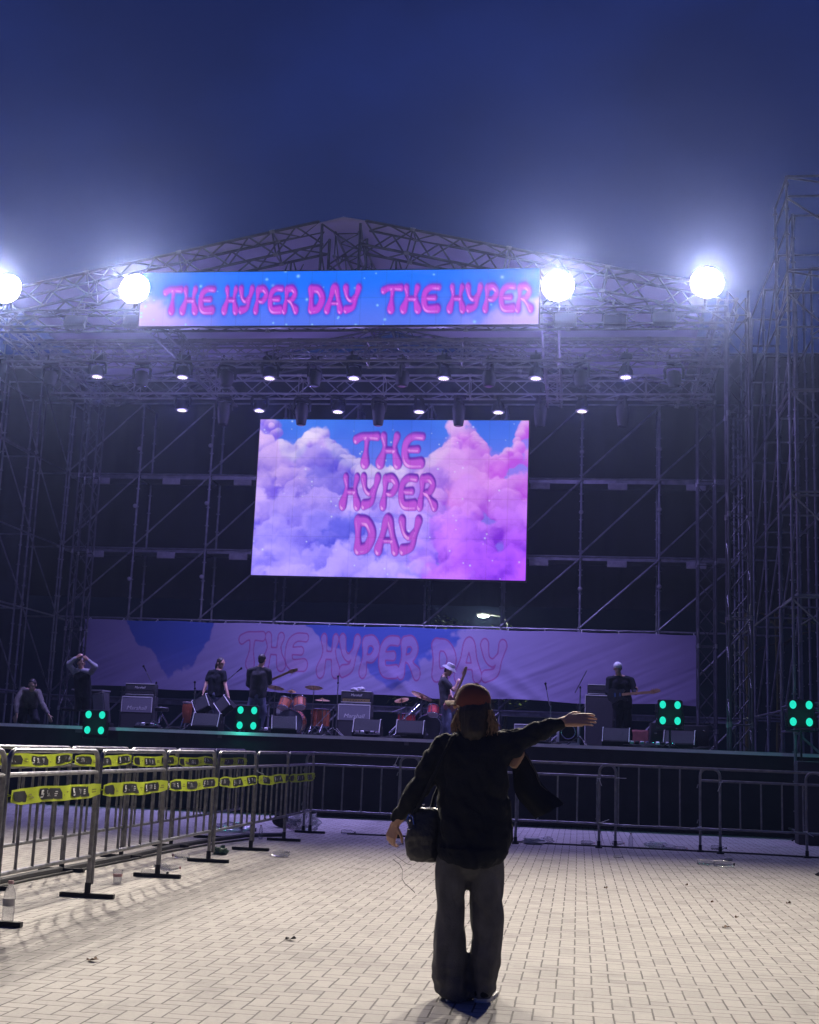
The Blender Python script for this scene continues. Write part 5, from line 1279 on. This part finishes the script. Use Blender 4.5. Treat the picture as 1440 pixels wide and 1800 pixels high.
def cymbal(t, c, r, tilt, foot, name='cymbal'):
    R = Matrix.Rotation(tilt[0], 3, 'X') @ Matrix.Rotation(tilt[1], 3, 'Y'); c = Vector(c)
    b = MB(); b.lathe([(.001, .035), (.02, .034), (.045, .018), (.06, .012), (r, -.012), (r, -.015), (.06, .009), (.001, .030)], c, R, 28); o = b.build(name, M['cymbal'], t)
    b = MB(); b.tube(c+Vector((0, 0, .05)), c-Vector((0, 0, .12)), .008, 6); f = Vector(foot); b.tube(c-Vector((0, 0, .10)), f+Vector((0, 0, .35)), .011, 6); b.tube(f+Vector((0, 0, .06)), f+Vector((0, 0, .4)), .015, 8)
    for a in range(3):
        th = a*2*PI/3+f.x*7; b.tube(f+Vector((0, 0, .28)), f+Vector((.26*math.cos(th), .26*math.sin(th), .01)), .011, 6)
    b.build('cymbal_stand', M['steel'], t)
def rel(px, py, Y, base): return at(px, py, Y)-base
kb = on_deck(514, 28.0); kit = thing('drum_kit', 'drum kit with two amber toms and grey bass drum near the musician seen from behind', 'drum kit', kb)
RX = Matrix.Rotation(rad(62), 3, 'X')
drum(kit, 'rack_tom', rel(501, 1237, 27.8, kb), .125, .22, Matrix.Rotation(rad(-28), 3, 'X') @ Matrix.Rotation(rad(8), 3, 'Y'), 'drum_orange')
drum(kit, 'rack_tom', rel(527, 1236, 27.8, kb), .128, .22, Matrix.Rotation(rad(-28), 3, 'X') @ Matrix.Rotation(rad(-8), 3, 'Y'), 'drum_orange')
drum(kit, 'bass_drum', (rel(513, 1270, 28.0, kb).x, 0, .285), .275, .42, Matrix.Rotation(rad(90), 3, 'X'), 'drum_orange', 'drumgrey', 32)
drum(kit, 'floor_tom', (.52, .45, .42), .20, .38, None, 'drum_orange'); drum(kit, 'snare_drum', (-.35, .6, .55), .17, .14, None, 'cream')
cymbal(kit, rel(484, 1208, 28.2, kb), .21, (rad(-12), rad(6)), (rel(478, 1285, 28.2, kb).x, .3, 0)); cymbal(kit, rel(552, 1208, 28.2, kb), .20, (rad(-12), rad(0)), (rel(546, 1285, 28.2, kb).x, .3, 0))
cymbal(kit, rel(513, 1215, 28.3, kb), .10, (rad(-12), 0), (rel(517, 1285, 28.3, kb).x, .55, 0)); cymbal(kit, rel(567, 1230, 28.0, kb), .17, (rad(-3), 0), (rel(566, 1285, 28, kb).x, 0, 0), 'hi_hat')
b = MB(); b.tube((-.05, 0, .5), rel(513, 1232, 27.9, kb), .014, 6); b.tube(rel(503, 1233, 27.9, kb), rel(525, 1233, 27.9, kb), .012, 6); b.tube((-.24, -.15, .12), (-.34, -.34, .01), .010, 6); b.tube((.2, -.15, .12), (.32, -.34, .01), .010, 6); b.bbox((0, .45, .02), (.09, .3, .03), .005); b.build('hardware', M['chrome'], kit)
kb = on_deck(748, 28.2); kit = thing('drum_kit', 'second drum kit with tilted cymbal and red tom beside the musician in bucket hat', 'drum kit', kb)
drum(kit, 'rack_tom', rel(762, 1249, 27.8, kb), .115, .20, Matrix.Rotation(rad(-26), 3, 'X'), 'drum_red')
drum(kit, 'bass_drum', (.05, .2, .285), .275, .40, Matrix.Rotation(rad(90), 3, 'X'), 'black', 'grille_dark', 32); drum(kit, 'floor_tom', (-.5, .5, .4), .19, .36, None, 'drum_red'); drum(kit, 'snare_drum', (.25, .7, .52), .17, .13, None, 'chrome')
cymbal(kit, rel(742, 1223, 28.0, kb), .25, (rad(-14), rad(20)), (rel(735, 1285, 28.0, kb).x, .1, 0)); cymbal(kit, rel(706, 1230, 28.2, kb), .16, (rad(-14), rad(-14)), (rel(700, 1285, 28.2, kb).x, .2, 0))
b = MB(); b.tube((.05, .1, .5), rel(758, 1245, 27.9, kb), .014, 6); b.tube(rel(684, 1288, 27.6, kb), rel(738, 1238, 27.9, kb), .013, 6); b.tube(rel(696, 1294, 27.5, kb), rel(706, 1280, 27.7, kb), .02, 6); b.tube(rel(742, 1282, 27.5, kb), rel(752, 1292, 27.5, kb), .02, 6); b.tube(rel(705, 1240, 27.9, kb), rel(706, 1270, 27.9, kb), .012, 6); b.tube(rel(690, 1252, 27.8, kb), rel(712, 1244, 27.8, kb), .012, 6); b.build('hardware', M['chrome'], kit)
kb = on_deck(326, 27.4); t = thing('conga_drum', 'tall amber drum on a low stand at the left of the stage', 'drum', kb)
b = MB(); b.lathe([(.08, .18), (.10, .35), (.115, .5), (.10, .62)], (0, 0, 0), None, 20); b.build('shell', M['drum_orange'], t); b = MB(); b.lathe([(.105, .60), (.112, .62), (.112, .64), (.001, .645)], (0, 0, 0), None, 20); b.build('drum_head', M['drumhead'], t)
for a in range(3): MB().tube((.08*math.cos(a*2.1), .08*math.sin(a*2.1), .3), (.2*math.cos(a*2.1), .2*math.sin(a*2.1), .012), .012, 6).build('leg', M['chrome'], t)
kb = on_deck(281, 26.8); t = thing('drum_stool', 'small round stool on chrome legs before the left cabinet', 'stool', kb)
b = MB(); b.lathe([(.14, .40), (.15, .42), (.15, .47), (.13, .49), (.001, .49)], (0, 0, 0), None, 20); b.build('seat', M['leather'], t)
for a in range(3): MB().tube((.0, .0, .36), (.22*math.cos(a*2.1+.5), .22*math.sin(a*2.1+.5), .012), .014, 6).build('leg', M['chrome'], t)
b = MB(); b.tube((0, 0, .2), (0, 0, .4), .016); b.build('pole', M['chrome'], t)
p = on_deck(627, 28.55); p.z += 1.035; q = MB(); q.ell((-.07, 0, .04), (.12, .10, .05)); q.ell((.06, -.01, .05), (.10, .09, .06)); q.ell((.0, 0, .02), (.17, .11, .02))
o = organic(q, 'folded_cloth', M['c_light'], .012, 2, None, lambda c: .018*mnoise.noise(c*18)); o.location = p; tag(o, 'crumpled pale cloth lying on the amp head with gold panel', 'cloth')
for px, Y, lb in ((258, 25.0, 'before the left cabinet'), (645, 24.7, 'before the lit cabinet by the first drum kit'), (945, 24.9, 'behind the outstretched arm'), (1120, 24.8, 'right of the musician in pale cap'), (1165, 25.0, 'at the right end of the lit stage floor'), (475, 25.4, 'behind the second green light')):
    t = thing('pedalboard', 'effects pedalboard on the stage floor %s' % lb, 'pedalboard', on_deck(px, Y), random.uniform(-.2, .2), 'pedalboards on the stage')
    b = MB(); b.bbox((0, 0, .05), (.5, .24, .05), .01, Matrix.Rotation(rad(8), 3, 'X')); b.build('board', M['plastic'], t)
    for k in range(5): q = MB(); q.bbox((-.19+.095*k, -.01, .10), (.065, .12, .05), .008, Matrix.Rotation(rad(8), 3, 'X')); q.build('pedal', M[('chrome', 'cream', 'plastic', 'c_light', 'chrome')[k]], t)
rg = random.Random(8)
for px, Y, lb in ((300, 24.6, 'left part of the stage edge'), (560, 24.5, 'before the first drum kit'), (690, 24.5, 'between the two drum kits'), (985, 24.6, 'below the outstretched hand'), (1140, 24.5, 'by the reddish cabinet'), (1230, 24.8, 'at the right end of the stage')):
    c = on_deck(px, Y); pts = []
    for k in range(46):
        a = k*.55; r_ = .12+.05*math.sin(k*.31)+rg.uniform(-.015, .015); pts.append((r_*math.cos(a)+k*.006-.14, r_*math.sin(a)*.7, .012+.0012*k))
    b = MB(); b.path(pts, .007, 5); o = b.build('cable_coil', M['rubber']); o.location = c; tag(o, 'black cable coiled on the stage floor, %s' % lb, 'cable', 'cables on the stage floor')
for px, py, Y, lb in ((1170, 1283, 25.6, 'below the third green light'), (1218, 1283, 26.5, 'right of the third green light')):
    t = thing('equipment_case', 'black equipment case with small lights %s' % lb, 'case', on_deck(px, Y)); b = MB(); b.bbox((0, 0, .25), (.6, .4, .5), .02); b.build('case_body', M['tolex'], t); b = MB()
    for k in range(3): b.bbox((-.2+.2*k, -.205, .3+.05*k), (.05, .012, .02), .003)
    b.build('latch', M['chrome'], t)
t = thing('equipment_case', 'black equipment case with a blue indicator behind the right barriers', 'case', (gnd(1384, 1462).x, 22.4, 0))
zc = at(1384, 1391, 22.19).z; b = MB(); b.bbox((0, 0, zc/2+.25), (.9, .4, zc+.5), .02); b.build('case_body', M['tolex'], t); b = MB()
for k, (dx, dz) in enumerate(((-.03, .02), (.0, .035), (.03, .01), (-.01, -.03), (.02, -.02))): b.box((dx, -.204, zc+dz), (.022, .008, .022))
b.build('indicator', M['blue_led'], t)

# ------------------------------------------------------------------ litter on the plaza
def bottle_mesh(t, h=.21, r=.032, cap='capblk', label=False):
    b = MB(); b.lathe([(.001, .006), (r*.7, .0), (r*.95, .008), (r, .02), (r*.93, h*.18), (r, h*.26), (r*.94, h*.38), (r, h*.48), (r*.96, h*.60), (r*.92, h*.70), (r*.5, h*.86), (r*.40, h*.89), (r*.40, h*.93)], n=16); b.build('bottle_body', M['clear'], t)
    b = MB(); b.lathe([(r*.46, h*.925), (r*.46, h*1.0), (.001, h*1.002)], n=14); b.build('bottle_cap', M[cap], t)
    if label: b = MB(); b.lathe([(r*1.012, h*.40), (r*1.015, h*.58)], n=16); b.build('wrapper', M['paper'], t)
bottles = [(13, 1622, 1, 0, 'large upright clear bottle with pink cap at the left edge by the nearest barrier foot', 1.35, 'cappink'),
 (1055, 1487, 1, 0, 'upright clear bottle beside the overlapping barrier posts', 1.0, 'cappink'), (1109, 1492, 1, 0, 'upright clear bottle right of the overlapping barrier posts', 1.05, 'cappink'),
 (458, 1475, 1, 0, 'upright small clear bottle behind the fourth front barrier', .9, 'cappink'),
 (248, 1541, 0, .12, 'clear bottle with black cap lying beside the second barrier foot', 1.25, 'capblk'), (281, 1531, 0, .5, 'clear bottle lying just behind the second barrier foot', 1.0, 'cappink'),
 (332, 1511, 0, 2.9, 'clear bottle lying beside the third barrier foot', 1.0, 'cappink'), (600, 1466, 0, -.2, 'clear bottle lying by the corner of the two barrier rows', 1.1, 'capblk'),
 (684, 1486, 0, -.1, 'clear bottle lying below the left hand of the person in the red cap', .95, 'capblk'), (1076, 1485, 0, .2, 'clear bottle lying between the overlapping barrier posts', .9, 'cappink'),
 (1140, 1490, 0, .1, 'clear bottle lying in the litter under the bottom rail, left one', 1.1, 'capblk'), (1163, 1492, 0, -.3, 'clear bottle lying in the litter under the bottom rail, middle one', 1.15, 'cappink'), (1184, 1495, 0, .2, 'clear bottle lying in the litter under the bottom rail, right one', 1.0, 'cappink'),
 (1250, 1494, 0, .1, 'clear bottle lying behind the right overlapping posts', 1.1, 'capblk'), (1226, 1520, 0, -.35, 'clear bottle lying on the open paving, left of a pair', 1.05, 'capblk'), (1254, 1523, 0, -.12, 'clear bottle lying on the open paving, right of a pair', 1.25, 'capblk'),
 (1079, 1508, 0, -.3, 'small clear bottle with black cap lying before the barriers', .6, 'capblk'), (1022, 1485, 0, .3, 'clear bottle lying right of the tote bag by the barrier feet', 1.0, 'cappink')]
for px, py, up, rz, lb, k, cp in bottles:
    g_ = gnd(px, py); t = thing('plastic_bottle', lb, 'bottle', g_, 0, 'plastic bottles littering the plaza'); bottle_mesh(t, .21, .032, cp, up == 1 and k > 1.2)
    t.scale = (k, k, k)
    if not up: t.rotation_euler = (0, rad(90), rz); t.location.z = .033*k
def crumple(name, label, cat, px, py, sx, sz, mtl, seed, group=None):
    rg = random.Random(seed); bm = bmesh.new(); bmesh.ops.create_icosphere(bm, subdivisions=3, radius=1)
    for v in bm.verts:
        q = 1+.45*mnoise.noise(v.co*2.2+Vector((seed, 0, 0)))+.22*mnoise.noise(v.co*6+Vector((0, seed, 0))); v.co = Vector((v.co.x*sx*q, v.co.y*sx*.7*q, max(.003, (v.co.z*.7+.55)*sz*q)))
    me = bpy.data.meshes.new(name); bm.to_mesh(me); bm.free(); me.materials.append(M[mtl]); o = link(name, me); o.location = gnd(px, py); tag(o, label, cat, group); return o
crumple('crumpled_bag', 'green crumpled plastic by the third front barrier foot', 'litter', 387, 1502, .10, .07, 'green_plastic', 1)
crumple('crumpled_cup', 'clear crushed cup before the fourth front barrier foot', 'litter', 493, 1506, .11, .06, 'clear', 2)
crumple('crumpled_bag', 'clear crumpled plastic bag heaped at the corner of the barrier rows', 'litter', 531, 1462, .26, .22, 'clear', 3)
crumple('crumpled_bag', 'pale crumpled bag at the barrier feet right of the person in the red cap', 'litter', 938, 1484, .16, .07, 'paper', 4)
crumple('crumpled_bag', 'small pale crumpled bag next to the larger one right of the person', 'litter', 962, 1482, .10, .07, 'clear', 5)
crumple('crumpled_paper', 'crumpled paper lying right of the pair of bottles', 'litter', 1280, 1513, .055, .035, 'paper', 6)
crumple('crumpled_bag', 'clear crumpled wrapping in the litter under the bottom rail', 'litter', 1152, 1489, .16, .06, 'clear', 7)
crumple('crumpled_bag', 'clear wrapping by the second barrier foot', 'litter', 285, 1527, .08, .04, 'clear', 8)
crumple('crumpled_bag', 'clear litter heap between the two left barrier rows', 'litter', 408, 1462, .30, .10, 'clear', 9)
crumple('crumpled_bag', 'dark cloth heap under the corner barriers', 'litter', 505, 1455, .22, .22, 'drape', 10)
crumple('bottle_cap', 'dark bottle cap at the right edge of the paving', 'litter', 1438, 1540, .03, .03, 'capblk', 11)
t = thing('plastic_cup', 'upright clear plastic cup behind the first taped barrier foot', 'cup', gnd(206, 1553)); b = MB(); b.lathe([(.001, .002), (.034, .0), (.047, .12), (.049, .122), (.045, .12), (.032, .006)], n=20); b.build('cup_body', M['clear'], t)
b = MB(); b.lathe([(.041, .06), (.044, .085)], n=20); b.build('cup_print', M['cappink'], t)
def leaf(px, py, s, rz, lb, seed, mtl='leaf_dry'):
    vs = []; n = 8
    for i in range(n+1):
        t_ = i/n; w_ = s*.33*math.sin(PI*min(1, t_*1.02))**.8
        for e in (-1, 0, 1): s_ = s*.75; vs.append((s_*(t_-.5), e*w_, .004+.018*abs(e)*math.sin(t_*5+seed)**2+.02*t_*t_*(s/.1)*.5))
    b = MB(); b._add(vs, [(3*i+k, 3*i+3+k, 3*i+4+k, 3*i+1+k) for i in range(n) for k in (0, 1)]); o = b.build('fallen_leaf', M[mtl]); o.location = gnd(px, py); o.rotation_euler = (0, 0, rz)
    tag(o, lb, 'leaf', 'fallen leaves on the paving')
leaf(511, 1653, .10, .1, 'dark curled leaf on the paving left of the person', 1, 'rubber'); leaf(1277, 1632, .09, .3, 'reddish brown leaf on the paving right of the person', 2); leaf(1207, 1557, .05, 1.0, 'small brown leaf below the crumpled paper', 3)
leaf(1252, 1587, .04, .5, 'tiny brown leaf on the paving right of centre', 4); leaf(163, 1690, .10, .05, 'flat brown leaf on the lower left paving', 5); leaf(1386, 1589, .07, .8, 'brown leaf near the right edge of the paving', 6); leaf(1065, 1562, .05, .2, 'thin brown leaf before the person on the right', 7); leaf(1295, 1614, .05, .6, 'small brown scrap above the reddish leaf', 8)
# cables and string lying on the paving
def lying(name, label, cat, pts, r, mtl):
    P = [gnd(*p) for p in pts]; 
    for q in P: q.z = r*.8
    b = MB(); b.path(P, r, 6); o = b.build(name, M[mtl]); tag(o, label, cat)
lying('cable', 'dark cable run on the paving along the taped barriers', 'cable', [(-40, 1562), (60, 1541), (150, 1524), (230, 1508), (300, 1492), (370, 1480), (430, 1472), (500, 1470)], .030, 'c_char')
lying('cable', 'thin dark cable beside the thicker run along the taped barriers', 'cable', [(-40, 1570), (50, 1549), (140, 1531), (225, 1514), (300, 1498), (380, 1484), (440, 1476)], .014, 'rubber')
lying('cable', 'black cable on the paving along the barriers facing the stage', 'cable', [(610, 1467), (680, 1470), (760, 1473), (860, 1478), (960, 1484), (1060, 1489), (1180, 1495), (1300, 1501), (1440, 1509)], .014, 'rubber')
lying('string', 'thin loose string lying on the paving left of the bag', 'string', [(691, 1511), (703, 1520), (708, 1530), (707, 1545), (712, 1554), (722, 1562), (729, 1569)], .004, 'c_olive')
lying('string', 'short thread on the paving ending below the bag', 'string', [(694, 1503), (706, 1512), (716, 1519), (724, 1521)], .003, 'c_olive')

# ------------------------------------------------------------------ behind the stage: street lamp and tree
lp = at(850, 1082, 46); t = thing('street_lamp', 'lit street lamp seen behind the stage above the banner', 'street lamp', (lp.x+.9, 46, 0))
b = MB(); b.path([(0, 0, 0), (0, 0, lp.z-.3), (-.15, 0, lp.z-.02), (-.9, 0, lp.z+.06)], [.08, .05, .045, .04], 10); b.build('pole', M['black'], t)
b = MB(); b.bbox((-.9, 0, lp.z+.05), (.52, .3, .1), .03); b.build('lamp_head', M['black'], t)
b = MB(); b.ell((-.9, -.02, lp.z-.0), (.22, .14, .085)); b.build('lamp_glass', M['street'], t)
point('lamp', Vector((lp.x, 45.8, lp.z-.15)), 420, (.9, 1, .75), .1, t)
def tree(px, py, Y, label, seed, R=1.6, n=900):
    tp = at(px, py, Y); rg = random.Random(seed); t = thing('tree', label, 'tree', (tp.x, Y, 0)); H = tp.z
    b = MB(); b.path([(0, 0, 0), (.05, 0, H*.3), (-.05, .05, H*.6), (0, 0, H*.85)], [.13, .10, .07, .03], 8)
    for k in range(7):
        a = k*2.4; z0 = H*(.4+.06*k); b.path([(0, 0, z0), (.5*math.cos(a), .5*math.sin(a), z0+.4), (1.1*math.cos(a), 1.1*math.sin(a), z0+.6)], [.05, .03, .012], 6)
    b.build('trunk', M['bark'], t)
    q = MB(); cl = [(rg.gauss(0, R*.5), rg.gauss(0, R*.5), H-R*.9+rg.gauss(0, R*.42)) for _ in range(26)]+[(0, 0, H-.25)]
    for i in range(n):
        c = rg.choice(cl); p_ = Vector(c)+Vector((rg.gauss(0, .15*R), rg.gauss(0, .15*R), rg.gauss(0, .12*R)))
        if p_.z > H: p_.z = H-rg.random()*.3
        a = rg.uniform(0, 6.3); d = Vector((math.cos(a), math.sin(a), rg.uniform(-.6, .5))).normalized(); s = d.cross(Vector((rg.uniform(-1, 1), rg.uniform(-1, 1), 1))).normalized(); l_ = rg.uniform(.12, .22)*max(1, R*.62)
        q._add([p_, p_+d*l_*.5+s*l_*.28, p_+d*l_, p_+d*l_*.5-s*l_*.28], [(0, 1, 2, 3)])
    q.build('crown', M['leaf'], t)
tree(797, 1090, 44.5, 'small tree behind the stage, its lit top just above the banner', 5)
tree(775, 1101, 45.5, 'second small tree behind the stage, mostly hidden by the banner', 6, 1.7)
tree(870, 1102, 48, 'small tree behind the street lamp, hidden below the banner edge', 7, 1.7)

for px, py, Y, R_, n_, lb in ((1362, 745, 40, 3.0, 2300, 'tall dark tree behind the right scaffold tower, nearest the stage'), (1432, 660, 43, 3.6, 2600, 'tallest dark tree at the right edge behind the scaffold tower'), (1310, 800, 45, 3.0, 1800, 'dark tree behind the right end of the scaffold wall')):
    tree(px, py, Y, lb, px, R_, n_)
# ------------------------------------------------------------------ haze
hm = bpy.data.materials.new('night haze'); hm.use_nodes = True; n = hm.node_tree.nodes; l = hm.node_tree.links; n.clear()
o = n.new('ShaderNodeOutputMaterial'); v = n.new('ShaderNodeVolumePrincipled'); v.inputs['Color'].default_value = (.92, .82, .80, 1); v.inputs['Density'].default_value = HAZE; v.inputs['Anisotropy'].default_value = .925
v2 = n.new('ShaderNodeVolumePrincipled'); v2.inputs['Color'].default_value = (.08, .24, 1.0, 1); v2.inputs['Density'].default_value = HAZE*2.5; v2.inputs['Anisotropy'].default_value = .2
ad = n.new('ShaderNodeAddShader'); l.new(v.outputs[0], ad.inputs[0]); l.new(v2.outputs[0], ad.inputs[1]); l.new(ad.outputs[0], o.inputs['Volume'])
b = MB(); b.box((0, 54, 14.5), (150, 120, 31)); hz = b.build('haze', hm); hz['kind'] = 'stuff'
for p_ in (protoL, protoD, protoB): assert used[id(p_)]
